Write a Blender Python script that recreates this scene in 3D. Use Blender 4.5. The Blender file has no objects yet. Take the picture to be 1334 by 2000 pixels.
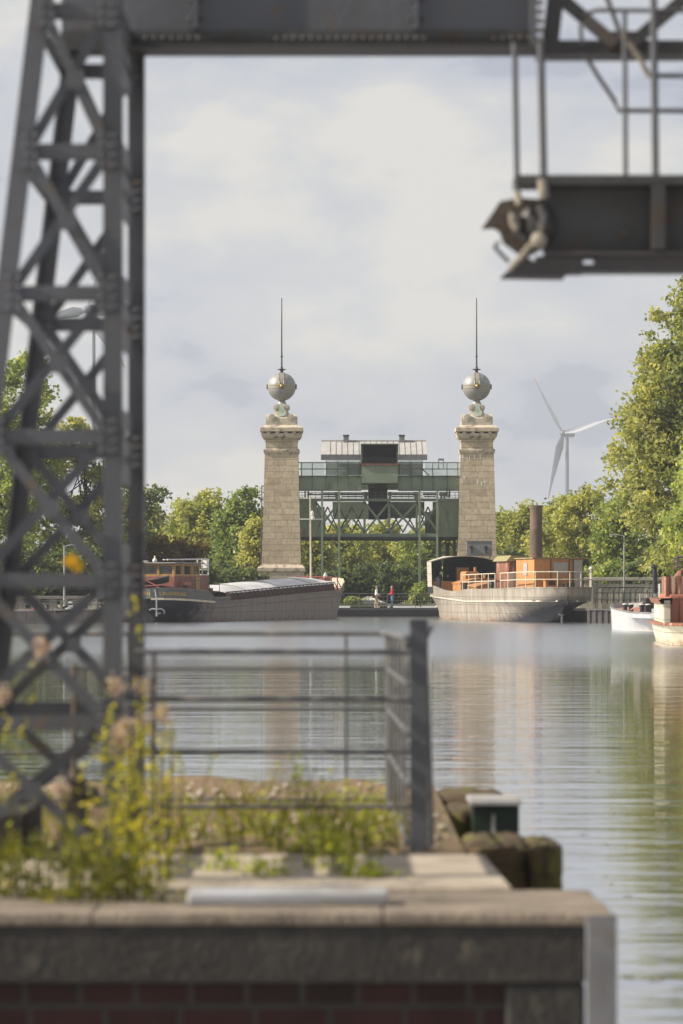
import bpy, bmesh, math, random
import numpy as np
from mathutils import Vector, Matrix

SC = bpy.context.scene
COL = SC.collection
R = math.radians
random.seed(7)
RNG = np.random.default_rng(7)

# ------------------------------------------------------------------ camera, sky, sun, exposure
CAM_H = 2.2                       # eye height above the canal water (water is z = 0)
cam = bpy.data.cameras.new('camera')
cam.sensor_fit = 'VERTICAL'; cam.sensor_height = 36.0; cam.lens = 135.0
cam.shift_y = 0.075
cam.clip_start = 0.1; cam.clip_end = 9000
cam.dof.use_dof = True; cam.dof.focus_distance = 285.0; cam.dof.aperture_fstop = 3.5
camo = bpy.data.objects.new('camera', cam); COL.objects.link(camo)
camo.location = (0, 0, CAM_H); camo.rotation_euler = (R(90), 0, 0)
SC.camera = camo
FPX = 7500.0

SUN_EL, SUN_AZ = 34.0, 7.0       # sun on the left, a little on the viewer's side
sv = Vector((-math.cos(R(SUN_EL))*math.cos(R(SUN_AZ)), -math.cos(R(SUN_EL))*math.sin(R(SUN_AZ)), math.sin(R(SUN_EL))))
sl = bpy.data.lights.new('sun', 'SUN'); sl.energy = 5.0; sl.angle = R(0.53); sl.color = (1.0, 0.92, 0.80)
so = bpy.data.objects.new('sun', sl); COL.objects.link(so)
so.rotation_euler = sv.to_track_quat('Z', 'Y').to_euler(); so.location = (-40, -10, 60)

world = bpy.data.worlds.new('World'); SC.world = world; world.use_nodes = True
wn, wl = world.node_tree.nodes, world.node_tree.links
wn.clear()
wo = wn.new('ShaderNodeOutputWorld'); bg = wn.new('ShaderNodeBackground'); bg.inputs['Strength'].default_value = 0.1
sky = wn.new('ShaderNodeTexSky'); sky.sky_type = 'NISHITA'; sky.sun_disc = False
sky.sun_elevation = R(SUN_EL); sky.sun_rotation = R(270 - SUN_AZ)
tc = wn.new('ShaderNodeTexCoord')
def wmap(scale, loc):
    m = wn.new('ShaderNodeMapping'); m.inputs['Scale'].default_value = scale; m.inputs['Location'].default_value = loc
    wl.new(tc.outputs['Generated'], m.inputs['Vector']); return m
def wnoise(m, scale, detail, rough, dist):
    n = wn.new('ShaderNodeTexNoise'); n.inputs['Scale'].default_value = scale; n.inputs['Detail'].default_value = detail
    n.inputs['Roughness'].default_value = rough; n.inputs['Distortion'].default_value = dist
    wl.new(m.outputs['Vector'], n.inputs['Vector']); return n
n1 = wnoise(wmap((10.5, 10.5, 23.0), (3.1, 0.4, 2.15)), 1.0, 9, 0.54, 0.35)
n2 = wnoise(wmap((30, 30, 62), (1.3, 5.4, 0.2)), 1.0, 8, 0.5, 0.3)
mx = wn.new('ShaderNodeMix'); mx.data_type = 'FLOAT'; mx.inputs[0].default_value = 0.30
wl.new(n1.outputs['Fac'], mx.inputs[2]); wl.new(n2.outputs['Fac'], mx.inputs[3])
rp = wn.new('ShaderNodeValToRGB')
els = rp.color_ramp.elements
els[0].position = 0.42; els[0].color = (2.4, 2.6, 3.2, 1)
els[1].position = 0.585; els[1].color = (4.85, 4.62, 4.25, 1)
e = els.new(0.44); e.color = (3.05, 3.22, 3.72, 1)
e = els.new(0.53); e.color = (3.85, 3.88, 3.98, 1)
sz = wn.new('ShaderNodeSeparateXYZ'); wl.new(tc.outputs['Generated'], sz.inputs[0])
el = wn.new('ShaderNodeMapRange'); el.inputs['From Min'].default_value = .0; el.inputs['From Max'].default_value = .11
el.inputs['To Min'].default_value = .075; el.inputs['To Max'].default_value = -.022; wl.new(sz.outputs['Z'], el.inputs['Value'])
ad_ = wn.new('ShaderNodeMath'); ad_.operation = 'ADD'; wl.new(mx.outputs[0], ad_.inputs[0]); wl.new(el.outputs['Result'], ad_.inputs[1])
wl.new(ad_.outputs[0], rp.inputs['Fac'])
mc = wn.new('ShaderNodeMix'); mc.data_type = 'RGBA'; mc.inputs[0].default_value = 0.93
wl.new(sky.outputs['Color'], mc.inputs[6]); wl.new(rp.outputs['Color'], mc.inputs[7])
wl.new(mc.outputs[2], bg.inputs['Color']); wl.new(bg.outputs['Background'], wo.inputs['Surface'])

vs = SC.view_settings
vs.view_transform = 'Standard'; vs.look = 'None'; vs.exposure = 0.71; vs.gamma = 1.0; vs.use_curve_mapping = False
SC.cycles.max_bounces = 6; SC.cycles.transparent_max_bounces = 6

def P(px, py, d):
    return Vector(((px-667.0)/FPX*d, d, CAM_H-(py-1150.0)/FPX*d))
def X(px, d): return (px-667.0)/FPX*d
def Z(py, d): return CAM_H-(py-1150.0)/FPX*d

# ------------------------------------------------------------------ materials
def _mat(name):
    m = bpy.data.materials.new(name); m.use_nodes = True
    return m, m.node_tree.nodes, m.node_tree.links, m.node_tree.nodes['Principled BSDF']

def M(name, c1, c2=None, rough=.7, metal=0., scale=2., stretch=(1, 1, 1), lo=.38, hi=.62, c3=None, scale3=3., stretch3=(1, 1, 1),
      lo3=.58, hi3=.66, bump=0., bscale=25., spec=.4):
    """weathered surface: two tones of one paint mixed by noise, a third (rust, moss, dirt) in patches, fine bump"""
    m, n, l, b = _mat(name)
    b.inputs['Roughness'].default_value = rough; b.inputs['Metallic'].default_value = metal
    b.inputs['Specular IOR Level'].default_value = spec
    if c2 is None: c2 = tuple(x*.8 for x in c1)
    t = n.new('ShaderNodeTexCoord')
    def layer(sc, st, lo, hi, det=7):
        mp = n.new('ShaderNodeMapping'); mp.inputs['Scale'].default_value = st
        l.new(t.outputs['Object'], mp.inputs['Vector'])
        q = n.new('ShaderNodeTexNoise'); q.inputs['Scale'].default_value = sc; q.inputs['Detail'].default_value = det; q.inputs['Roughness'].default_value = .6
        l.new(mp.outputs['Vector'], q.inputs['Vector'])
        r = n.new('ShaderNodeMapRange'); r.inputs['From Min'].default_value = lo; r.inputs['From Max'].default_value = hi
        l.new(q.outputs['Fac'], r.inputs['Value']); return r.outputs['Result']
    def mix(fac, a, bb):
        x = n.new('ShaderNodeMix'); x.data_type = 'RGBA'
        l.new(fac, x.inputs[0])
        if isinstance(a, tuple): x.inputs[6].default_value = (*a, 1)
        else: l.new(a, x.inputs[6])
        if isinstance(bb, tuple): x.inputs[7].default_value = (*bb, 1)
        else: l.new(bb, x.inputs[7])
        return x.outputs[2]
    c = mix(layer(scale, stretch, lo, hi), c1, c2)
    if c3: c = mix(layer(scale3, stretch3, lo3, hi3), c, c3)
    l.new(c, b.inputs['Base Color'])
    if bump:
        q = n.new('ShaderNodeTexNoise'); q.inputs['Scale'].default_value = bscale; q.inputs['Detail'].default_value = 6
        l.new(t.outputs['Object'], q.inputs['Vector'])
        bp = n.new('ShaderNodeBump'); bp.inputs['Strength'].default_value = bump; bp.inputs['Distance'].default_value = .02
        l.new(q.outputs['Fac'], bp.inputs['Height']); l.new(bp.outputs['Normal'], b.inputs['Normal'])
    return m

def brickmat(name, c1, c2, mortar, bw, bh, ms, rough=.85, stain=None, bump=.5, stain_lo=.56, stain_hi=.64, offset=.5, var=.0):
    m, n, l, b = _mat(name)
    b.inputs['Roughness'].default_value = rough; b.inputs['Specular IOR Level'].default_value = .25
    t = n.new('ShaderNodeTexCoord'); s = n.new('ShaderNodeSeparateXYZ'); l.new(t.outputs['Object'], s.inputs[0])
    a = n.new('ShaderNodeMath'); a.operation = 'ADD'; l.new(s.outputs['X'], a.inputs[0]); l.new(s.outputs['Y'], a.inputs[1])
    cb = n.new('ShaderNodeCombineXYZ'); l.new(a.outputs[0], cb.inputs['X']); l.new(s.outputs['Z'], cb.inputs['Y'])
    k = n.new('ShaderNodeTexBrick'); k.inputs['Scale'].default_value = 1.0
    k.inputs['Brick Width'].default_value = bw; k.inputs['Row Height'].default_value = bh; k.inputs['Mortar Size'].default_value = ms
    k.inputs['Color1'].default_value = (*c1, 1); k.inputs['Color2'].default_value = (*c2, 1); k.inputs['Mortar'].default_value = (*mortar, 1)
    k.inputs['Mortar Smooth'].default_value = .3; k.offset = offset; k.squash = 1.35; k.squash_frequency = 3
    l.new(cb.outputs[0], k.inputs['Vector'])
    q = n.new('ShaderNodeTexNoise'); q.inputs['Scale'].default_value = 3.2; q.inputs['Detail'].default_value = 8
    l.new(t.outputs['Object'], q.inputs['Vector'])
    x = n.new('ShaderNodeMix'); x.data_type = 'RGBA'; x.blend_type = 'MULTIPLY'; x.inputs[0].default_value = .55
    r = n.new('ShaderNodeValToRGB'); r.color_ramp.elements[0].position = .3; r.color_ramp.elements[0].color = (.55, .53, .52, 1)
    r.color_ramp.elements[1].position = .62; r.color_ramp.elements[1].color = (1.08, 1.06, 1.0, 1)
    l.new(q.outputs['Fac'], r.inputs['Fac']); l.new(k.outputs['Color'], x.inputs[6]); l.new(r.outputs['Color'], x.inputs[7])
    out = x.outputs[2]
    if stain:
        q2 = n.new('ShaderNodeTexNoise'); q2.inputs['Scale'].default_value = .9; q2.inputs['Detail'].default_value = 9; q2.inputs['Roughness'].default_value = .65
        mp = n.new('ShaderNodeMapping'); mp.inputs['Scale'].default_value = (1.3, 1.3, .6); l.new(t.outputs['Object'], mp.inputs['Vector']); l.new(mp.outputs['Vector'], q2.inputs['Vector'])
        r2 = n.new('ShaderNodeMapRange'); r2.inputs['From Min'].default_value = stain_lo; r2.inputs['From Max'].default_value = stain_hi; r2.inputs['To Max'].default_value = .75
        l.new(q2.outputs['Fac'], r2.inputs['Value'])
        x2 = n.new('ShaderNodeMix'); x2.data_type = 'RGBA'; l.new(r2.outputs['Result'], x2.inputs[0]); l.new(out, x2.inputs[6]); x2.inputs[7].default_value = (*stain, 1)
        out = x2.outputs[2]
    l.new(out, b.inputs['Base Color'])
    bp = n.new('ShaderNodeBump'); bp.inputs['Strength'].default_value = bump; bp.inputs['Distance'].default_value = .02; bp.invert = True
    l.new(k.outputs['Fac'], bp.inputs['Height']); l.new(bp.outputs['Normal'], b.inputs['Normal'])
    return m

def leafmat(name, cols, trans=.5, rough=.5, tint=(1.5, 1.42, .66)):
    """leaves: tone attribute picks the leaf colour, part of the light passes through"""
    m, n, l, b = _mat(name)
    at = n.new('ShaderNodeAttribute'); at.attribute_name = 'tone'
    r = n.new('ShaderNodeValToRGB')
    e = r.color_ramp.elements
    e[0].position = 0; e[0].color = (*cols[0], 1); e[1].position = 1; e[1].color = (*cols[-1], 1)
    for i, c in enumerate(cols[1:-1]):
        k = e.new((i+1)/(len(cols)-1)); k.color = (*c, 1)
    l.new(at.outputs['Fac'], r.inputs['Fac'])
    b.inputs['Roughness'].default_value = rough; b.inputs['Specular IOR Level'].default_value = .25
    l.new(r.outputs['Color'], b.inputs['Base Color'])
    tr = n.new('ShaderNodeBsdfTranslucent')
    hs = n.new('ShaderNodeMix'); hs.data_type = 'RGBA'; hs.blend_type = 'MULTIPLY'; hs.inputs[0].default_value = 1.0
    l.new(r.outputs['Color'], hs.inputs[6]); hs.inputs[7].default_value = (*tint, 1)
    l.new(hs.outputs[2], tr.inputs['Color'])
    ms = n.new('ShaderNodeMixShader'); ms.inputs[0].default_value = trans
    l.new(b.outputs[0], ms.inputs[1]); l.new(tr.outputs[0], ms.inputs[2])
    l.new(ms.outputs[0], n['Material Output'].inputs['Surface'])
    return m

MT = {}
MT['crane'] = M('crane_grey_paint', (.098, .100, .110), (.078, .079, .084), rough=.5, scale=1.6, stretch=(1, 1, .35), c3=(.115, .085, .06), scale3=6, lo3=.60, hi3=.70, bump=.15)
MT['crane_dark'] = M('crane_dark_paint', (.066, .063, .060), (.048, .045, .042), rough=.55, scale=2., c3=(.065, .046, .030), scale3=4, lo3=.57, hi3=.68, bump=.2)
MT['rusty_steel'] = M('rusty_old_steel', (.06, .047, .038), (.105, .08, .058), rough=.8, scale=7, bump=.5)
MT['old_rope'] = M('weathered_rope', (.30, .265, .21), (.18, .155, .125), rough=.9, scale=14, bump=.5)
MT['rail'] = M('galvanised_grey', (.125, .125, .125), (.09, .088, .085), rough=.45, scale=4, c3=(.20, .18, .15), scale3=9, bump=.1)
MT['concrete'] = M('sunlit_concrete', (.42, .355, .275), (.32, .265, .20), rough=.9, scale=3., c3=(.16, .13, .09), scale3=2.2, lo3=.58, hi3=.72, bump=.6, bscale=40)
MT['coping'] = M('worn_brown_coping', (.25, .20, .15), (.135, .109, .081), rough=.92, scale=2.6, stretch=(1, 1.6, 1), c3=(.09, .07, .045), scale3=1.7, lo3=.52, hi3=.66, bump=.9, bscale=28)
MT['concrete_dirty_shaded'] = M('dirty_shaded_concrete', (.044, .039, .033), (.024, .022, .019), rough=.92, scale=4., c3=(.080, .068, .050), scale3=4, lo3=.58, hi3=.70, bump=.7, bscale=30)  # dirty concrete, colour also darkened for the shade on the quay face
MT['brick'] = brickmat('dark_red_brick', (.040, .017, .015), (.024, .014, .013), (.042, .037, .032), .235, .108, .016, bump=.8)
MT['plate'] = M('worn_steel_plate', (.21, .205, .20), (.145, .14, .135), rough=.5, metal=.2, scale=3, c3=(.16, .14, .12), scale3=5)
MT['plank'] = M('pale_painted_timber', (.40, .40, .41), (.24, .235, .23), rough=.75, scale=4, stretch=(.3, 1, 1), c3=(.2, .18, .16), scale3=5)
MT['gravel'] = M('gravel_and_soil', (.165, .10, .048), (.22, .155, .095), rough=.95, scale=22, c3=(.15, .13, .05), scale3=3, lo3=.50, hi3=.62, bump=1., bscale=45)
MT['moss_stone'] = M('mossy_stone', (.095, .062, .03), (.05, .036, .02), rough=.95, scale=8, c3=(.13, .115, .025), scale3=5, lo3=.5, hi3=.62, bump=1., bscale=30)
MT['green_box'] = M('dark_green_metal', (.014, .028, .014), (.02, .024, .018), rough=.5, scale=3)
MT['pale_lid'] = M('pale_metal_lid', (.40, .38, .35), (.27, .255, .23), rough=.6, scale=6)
MT['sandstone'] = brickmat('sandstone_ashlar', (.62, .515, .375), (.475, .385, .275), (.29, .235, .17), 1.02, .50, .018, stain=(.19, .17, .16), stain_lo=.66, stain_hi=.72)
MT['sandstone_plain'] = M('weathered_sandstone', (.58, .49, .365), (.44, .365, .275), rough=.9, scale=2.2, c3=(.16, .135, .115), scale3=1.6, stretch3=(1, 1, 1.4), lo3=.54, hi3=.64, bump=.5, bscale=9)
MT['sandstone_light'] = M('carved_sandstone', (.53, .475, .375), (.43, .385, .30), rough=.88, scale=2.5, c3=(.30, .31, .25), scale3=1.6, stretch3=(2.2, 2.2, .4), lo3=.60, hi3=.72, bump=.4, bscale=9)
MT['verdigris'] = M('copper_green_streak', (.22, .33, .28), (.34, .36, .29), rough=.85, scale=3., stretch=(3, 3, .5))
MT['globe'] = M('grey_metal_globe', (.31, .305, .30), (.25, .245, .24), rough=.48, metal=.12, scale=1.2)
MT['gold'] = M('gilded_band', (.55, .40, .13), (.42, .30, .10), rough=.4, metal=.6, scale=3)
MT['iron'] = M('dark_iron', (.045, .043, .042), (.07, .06, .055), rough=.5, scale=3)
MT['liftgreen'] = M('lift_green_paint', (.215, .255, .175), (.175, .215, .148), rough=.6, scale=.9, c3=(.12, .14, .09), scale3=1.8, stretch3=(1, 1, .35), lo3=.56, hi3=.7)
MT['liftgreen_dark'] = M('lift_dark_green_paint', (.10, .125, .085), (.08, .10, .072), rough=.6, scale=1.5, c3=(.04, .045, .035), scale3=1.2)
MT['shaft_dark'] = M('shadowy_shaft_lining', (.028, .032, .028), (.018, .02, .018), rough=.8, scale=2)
MT['zinc'] = M('pale_zinc_roof', (.44, .425, .395), (.37, .355, .33), rough=.6, scale=1.6, stretch=(1, 1, .4), c3=(.40, .34, .27), scale3=2, lo3=.60, hi3=.7)
MT['fascia'] = M('grey_fascia', (.21, .21, .22), (.18, .18, .185), rough=.6)
MT['machine'] = M('pale_machine_paint', (.42, .45, .40), (.30, .33, .29), rough=.5, scale=3)
MT['red'] = M('red_oxide_paint', (.24, .055, .035), (.16, .04, .03), rough=.55, scale=3)
MT['white'] = M('white_paint', (.72, .71, .67), (.6, .58, .54), rough=.5, scale=3)
MT['turbine'] = M('shaded_turbine_coating', (.14, .155, .19), (.125, .14, .175), rough=.45, scale=.1)  # white coating, its colour darkened to stand in for cloud shade
MT['turbine_red'] = M('red_blade_tip', (.28, .10, .09), rough=.5)
MT['black'] = M('black_paint', (.015, .016, .02), (.024, .024, .028), rough=.5, scale=2)
MT['navy'] = M('navy_black_paint', (.012, .014, .024), (.02, .02, .028), rough=.45, scale=1., stretch=(1, 1, .25), c3=(.06, .055, .05), scale3=1.6, stretch3=(2.5, 2.5, .3), lo3=.62, hi3=.72)
MT['bulwark_grey'] = M('dull_grey_bulwark_paint', (.075, .08, .09), (.10, .105, .095), rough=.5, scale=2)
MT['cream'] = M('cream_paint', (.55, .49, .37), (.42, .37, .28), rough=.6, scale=3)
MT['cabinred'] = M('faded_red_cabin', (.22, .075, .05), (.15, .05, .04), rough=.6, scale=2.4, stretch=(1, 1, .4), c3=(.26, .15, .10), scale3=2.5, lo3=.60, hi3=.72)
MT['hatchred'] = M('dark_red_coaming', (.10, .045, .04), (.065, .035, .033), rough=.7, scale=3, stretch=(1, 1, .4))
MT['varnish'] = M('varnished_wood', (.36, .20, .055), (.26, .14, .04), rough=.45, scale=4, stretch=(1, 1, .3))
MT['tarp'] = M('white_tarpaulin', (.62, .61, .60), (.50, .485, .47), rough=.7, scale=1.2, c3=(.48, .45, .42), scale3=1.2)
MT['orange'] = M('ochre_orange_paint', (.44, .215, .075), (.37, .17, .06), rough=.65, scale=1.6, stretch=(1, 1, .5), c3=(.24, .09, .04), scale3=3, stretch3=(1, 1, .4), lo3=.62, hi3=.70)
MT['orange_deck'] = M('ochre_deck_paint', (.40, .22, .11), (.32, .16, .09), rough=.8, scale=2, c3=(.2, .1, .06), scale3=2)
MT['rustred'] = M('red_rust_streaked', (.21, .075, .035), (.13, .05, .03), rough=.85, scale=3, stretch=(1.8, 1.8, .25), c3=(.40, .27, .2), scale3=2.6, stretch3=(2.2, 2.2, .22), lo3=.54, hi3=.62, bump=.3)
MT['pinkred'] = M('salmon_primer', (.42, .165, .105), (.36, .135, .085), rough=.6, scale=1.6, stretch=(1, 1, .5), c3=(.26, .10, .06), scale3=3)
MT['funnel'] = M('rusty_brown_funnel', (.085, .06, .045), (.13, .085, .055), rough=.8, scale=1.2, stretch=(1.5, 1.5, .4), c3=(.17, .09, .045), scale3=1.4, stretch3=(1.2, 1.2, .35), lo3=.52, hi3=.64)
MT['mossroof'] = M('mossy_roof_sheet', (.30, .24, .12), (.22, .19, .09), rough=.9, scale=3)
MT['pane_grey'] = M('blind_grey_panel', (.34, .33, .30), (.29, .285, .26), rough=.5, scale=2)
MT['sheetpile'] = M('dark_sheet_piling', (.03, .027, .028), (.05, .04, .036), rough=.7, scale=2, stretch=(1, 1, .3))
MT['palestone'] = M('pale_balustrade_stone', (.46, .43, .36), (.36, .33, .27), rough=.9, scale=2, c3=(.22, .2, .16), scale3=1.5, lo3=.58)
MT['quaystone'] = M('quay_wall_stone', (.24, .21, .18), (.17, .15, .13), rough=.9, scale=2)
MT['pavedground'] = M('paved_bank', (.26, .235, .19), (.19, .19, .12), rough=.95, scale=.4, c3=(.07, .09, .03), scale3=.15, lo3=.45, hi3=.55)
MT['bark'] = M('bark', (.075, .06, .045), (.045, .037, .03), rough=.95, scale=6, stretch=(2, 2, .4), bump=.6)
MT['stem'] = M('dry_plant_stem', (.075, .075, .022), (.055, .045, .018), rough=.9, scale=20)
MT['fluff'] = leafmat('seed_fluff', [(.44, .34, .25), (.55, .44, .33), (.40, .30, .22)], trans=.4, rough=.9, tint=(1.1, 1., .9))
MT['skin'] = M('skin', (.50, .30, .22), rough=.6)
MT['hair'] = M('grey_hair', (.30, .27, .24), rough=.8)
MT['cloth_white'] = M('white_cotton', (.68, .67, .65), (.6, .59, .57), rough=.9, scale=12)
MT['cloth_khaki'] = M('khaki_cotton', (.42, .32, .21), (.36, .27, .17), rough=.9, scale=12)
MT['cloth_red'] = M('red_jacket', (.50, .025, .03), (.42, .02, .025), rough=.75, scale=12)
MT['cloth_blue'] = M('faded_blue_denim', (.17, .24, .36), (.13, .19, .3), rough=.9, scale=12)
MT['cloth_brown'] = M('dark_brown_leather', (.06, .035, .03), rough=.7)
MT['steelpost'] = M('lamp_post_steel', (.38, .38, .38), (.32, .32, .32), rough=.45, metal=.3)
MT['gold_letter'] = M('yellow_lettering', (.55, .36, .05), rough=.5)
MT['roofgreen'] = M('pale_green_roof', (.40, .43, .36), (.34, .37, .31), rough=.6, scale=1)
MT['yellowleaf'] = leafmat('yellow_leaf', [(.55, .30, .02), (.62, .38, .03)], trans=.5)
MT['waterleaf'] = leafmat('floating_leaf', [(.30, .17, .05), (.45, .36, .10)], trans=.2)
G = {}
G['oak'] = leafmat('oak_leaves', [(0.1194, 0.1507, 0.0563), (0.2148, 0.2491, 0.0813), (0.3282, 0.3418, 0.1251), (0.4773, 0.452, 0.1876)])
G['maple'] = leafmat('maple_leaves', [(0.1313, 0.1796, 0.0657), (0.2327, 0.3013, 0.0906), (0.3461, 0.3882, 0.1251), (0.4773, 0.4868, 0.2032)])
G['lime'] = leafmat('yellow_green_leaves', [(0.1789, 0.2144, 0.0719), (0.2983, 0.3303, 0.1016), (0.4177, 0.4231, 0.1407), (0.5489, 0.5215, 0.2344)])
G['dark'] = leafmat('dark_green_leaves', [(0.0716, 0.1043, 0.0469), (0.1134, 0.1565, 0.0657), (0.167, 0.2028, 0.086), (0.2625, 0.2782, 0.1329)])
G['blue'] = leafmat('bluish_green_leaves', [(0.127, 0.1647, 0.077), (0.1905, 0.2318, 0.1045), (0.2667, 0.2989, 0.1265), (0.3556, 0.366, 0.165)])
G['copper'] = leafmat('copper_brown_leaves', [(0.07, 0.055, 0.024), (0.115, 0.08, 0.03), (0.16, 0.115, 0.04), (0.15, 0.15, 0.045)])
G['weedshade'] = leafmat('olive_shaded_weed_leaves', [(.06, .085, .02), (.12, .14, .026), (.19, .19, .035), (.27, .23, .045)], trans=.5)  # olive leaves darkened in colour for the shade at the crane foot
G['weed'] = leafmat('weed_leaves', [(.19, .22, .035), (.33, .34, .05), (.46, .43, .065), (.52, .44, .08)], trans=.62)
G['weedgreen'] = leafmat('green_weed_leaves', [(.12, .17, .035), (.24, .30, .05), (.36, .39, .065), (.42, .42, .09)], trans=.6)

def glassmat():
    m, n, l, b = _mat('milky_glass')
    tr = n.new('ShaderNodeBsdfTransparent'); tr.inputs['Color'].default_value = (.93, .97, .96, 1)
    b.inputs['Base Color'].default_value = (.62, .68, .66, 1); b.inputs['Roughness'].default_value = .15
    ms = n.new('ShaderNodeMixShader'); ms.inputs[0].default_value = .26
    l.new(tr.outputs[0], ms.inputs[1]); l.new(b.outputs[0], ms.inputs[2]); l.new(ms.outputs[0], n['Material Output'].inputs['Surface'])
    return m
MT['glass'] = glassmat()
def winglass():
    m, n, l, b = _mat('window_glass')
    b.inputs['Base Color'].default_value = (.05, .06, .055, 1); b.inputs['Roughness'].default_value = .05; b.inputs['Specular IOR Level'].default_value = .8
    tr = n.new('ShaderNodeBsdfTransparent'); ms = n.new('ShaderNodeMixShader'); ms.inputs[0].default_value = .45
    l.new(tr.outputs[0], ms.inputs[1]); l.new(b.outputs[0], ms.inputs[2]); l.new(ms.outputs[0], n['Material Output'].inputs['Surface'])
    return m
MT['window'] = winglass()

def hullmat(name, c1, c2, rust, seam=2.2, row=.62, stern=None, zk=.8):
    """plated, streaky hull: vertical run-off streaks, plate seams, rust near the water"""
    m, n, l, b = _mat(name)
    b.inputs['Roughness'].default_value = .6; b.inputs['Specular IOR Level'].default_value = .3
    t = n.new('ShaderNodeTexCoord'); s = n.new('ShaderNodeSeparateXYZ'); l.new(t.outputs['Object'], s.inputs[0])
    a = n.new('ShaderNodeMath'); a.operation = 'SUBTRACT'; l.new(s.outputs['Y'], a.inputs[0]); l.new(s.outputs['X'], a.inputs[1])
    cb = n.new('ShaderNodeCombineXYZ'); l.new(a.outputs[0], cb.inputs['X']); l.new(s.outputs['Z'], cb.inputs['Y'])
    def noise(sc, st, lo, hi):
        mp = n.new('ShaderNodeMapping'); mp.inputs['Scale'].default_value = st; l.new(t.outputs['Object'], mp.inputs['Vector'])
        q = n.new('ShaderNodeTexNoise'); q.inputs['Scale'].default_value = sc; q.inputs['Detail'].default_value = 8; q.inputs['Roughness'].default_value = .62
        l.new(mp.outputs['Vector'], q.inputs['Vector'])
        r = n.new('ShaderNodeMapRange'); r.inputs['From Min'].default_value = lo; r.inputs['From Max'].default_value = hi; l.new(q.outputs['Fac'], r.inputs['Value'])
        return r.outputs['Result']
    def mix(f, a_, b_, mode='MIX'):
        x = n.new('ShaderNodeMix'); x.data_type = 'RGBA'; x.blend_type = mode
        if isinstance(f, float): x.inputs[0].default_value = f
        else: l.new(f, x.inputs[0])
        for k, v in ((6, a_), (7, b_)):
            if isinstance(v, tuple): x.inputs[k].default_value = (*v, 1)
            else: l.new(v, x.inputs[k])
        return x.outputs[2]
    c = mix(noise(1.0, (2.6, 2.6, .28), .36, .66), c1, c2)
    c = mix(noise(2.2, (1, 1, .8), .60, .72), c, rust)
    # rust band just above the water
    rz = n.new('ShaderNodeMapRange'); rz.inputs['From Min'].default_value = .35; rz.inputs['From Max'].default_value = .05; l.new(s.outputs['Z'], rz.inputs['Value'])
    mu = n.new('ShaderNodeMath'); mu.operation = 'MULTIPLY'; l.new(rz.outputs['Result'], mu.inputs[0]); l.new(noise(3., (1, 1, 1), .42, .6), mu.inputs[1])
    c = mix(mu.outputs[0], c, rust)
    k = n.new('ShaderNodeTexBrick'); k.inputs['Scale'].default_value = 1.; k.inputs['Brick Width'].default_value = seam; k.inputs['Row Height'].default_value = row
    k.inputs['Mortar Size'].default_value = .014; k.inputs['Color1'].default_value = (1, 1, 1, 1); k.inputs['Color2'].default_value = (.93, .92, .90, 1); k.inputs['Mortar'].default_value = (.42, .38, .35, 1)
    l.new(cb.outputs[0], k.inputs['Vector'])
    c = mix(1.0, c, k.outputs['Color'], 'MULTIPLY')
    if stern:   # stern quarter: black paint plus counter shade put into the colour, fading towards midships
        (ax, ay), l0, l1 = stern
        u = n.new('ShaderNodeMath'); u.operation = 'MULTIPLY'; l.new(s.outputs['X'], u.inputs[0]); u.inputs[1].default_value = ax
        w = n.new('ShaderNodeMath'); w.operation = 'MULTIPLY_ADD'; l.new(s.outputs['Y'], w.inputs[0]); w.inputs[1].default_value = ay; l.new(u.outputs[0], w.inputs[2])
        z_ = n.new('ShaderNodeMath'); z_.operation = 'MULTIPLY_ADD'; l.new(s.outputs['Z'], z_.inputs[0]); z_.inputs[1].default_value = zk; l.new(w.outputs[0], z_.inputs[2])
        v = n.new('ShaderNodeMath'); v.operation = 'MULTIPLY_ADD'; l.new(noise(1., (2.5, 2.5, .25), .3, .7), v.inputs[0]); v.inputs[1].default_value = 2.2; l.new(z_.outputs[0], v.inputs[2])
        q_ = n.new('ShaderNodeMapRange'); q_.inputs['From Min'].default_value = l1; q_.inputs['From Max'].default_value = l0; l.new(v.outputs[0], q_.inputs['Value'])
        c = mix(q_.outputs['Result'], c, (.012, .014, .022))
    l.new(c, b.inputs['Base Color'])
    return m
MT['hull_brown'] = hullmat('brown_grey_hull', (.205, .18, .16), (.145, .127, .113), (.14, .085, .055))
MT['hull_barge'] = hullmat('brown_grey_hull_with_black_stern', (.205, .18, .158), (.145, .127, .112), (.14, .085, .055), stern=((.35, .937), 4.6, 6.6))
MT['hull_pale'] = hullmat('weathered_pale_hull', (.54, .50, .43), (.43, .39, .33), (.30, .16, .08), seam=1.6, row=.55)
MT['hull_tug'] = hullmat('weathered_pale_hull_with_dark_stern', (.325, .29, .24), (.185, .16, .132), (.17, .09, .05), seam=1.6, row=.55, stern=((-.204, .979), 8.0, 12.0), zk=6.0)  # dark stern: black paint with the counter's shade coloured in
MT['hull_white'] = hullmat('white_grey_hull', (.38, .38, .392), (.33, .33, .342), (.42, .40, .38), seam=4., row=2.)
MT['hull_cream'] = hullmat('stained_cream_hull', (.56, .52, .40), (.46, .42, .32), (.26, .16, .09), seam=3., row=.5)

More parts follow.
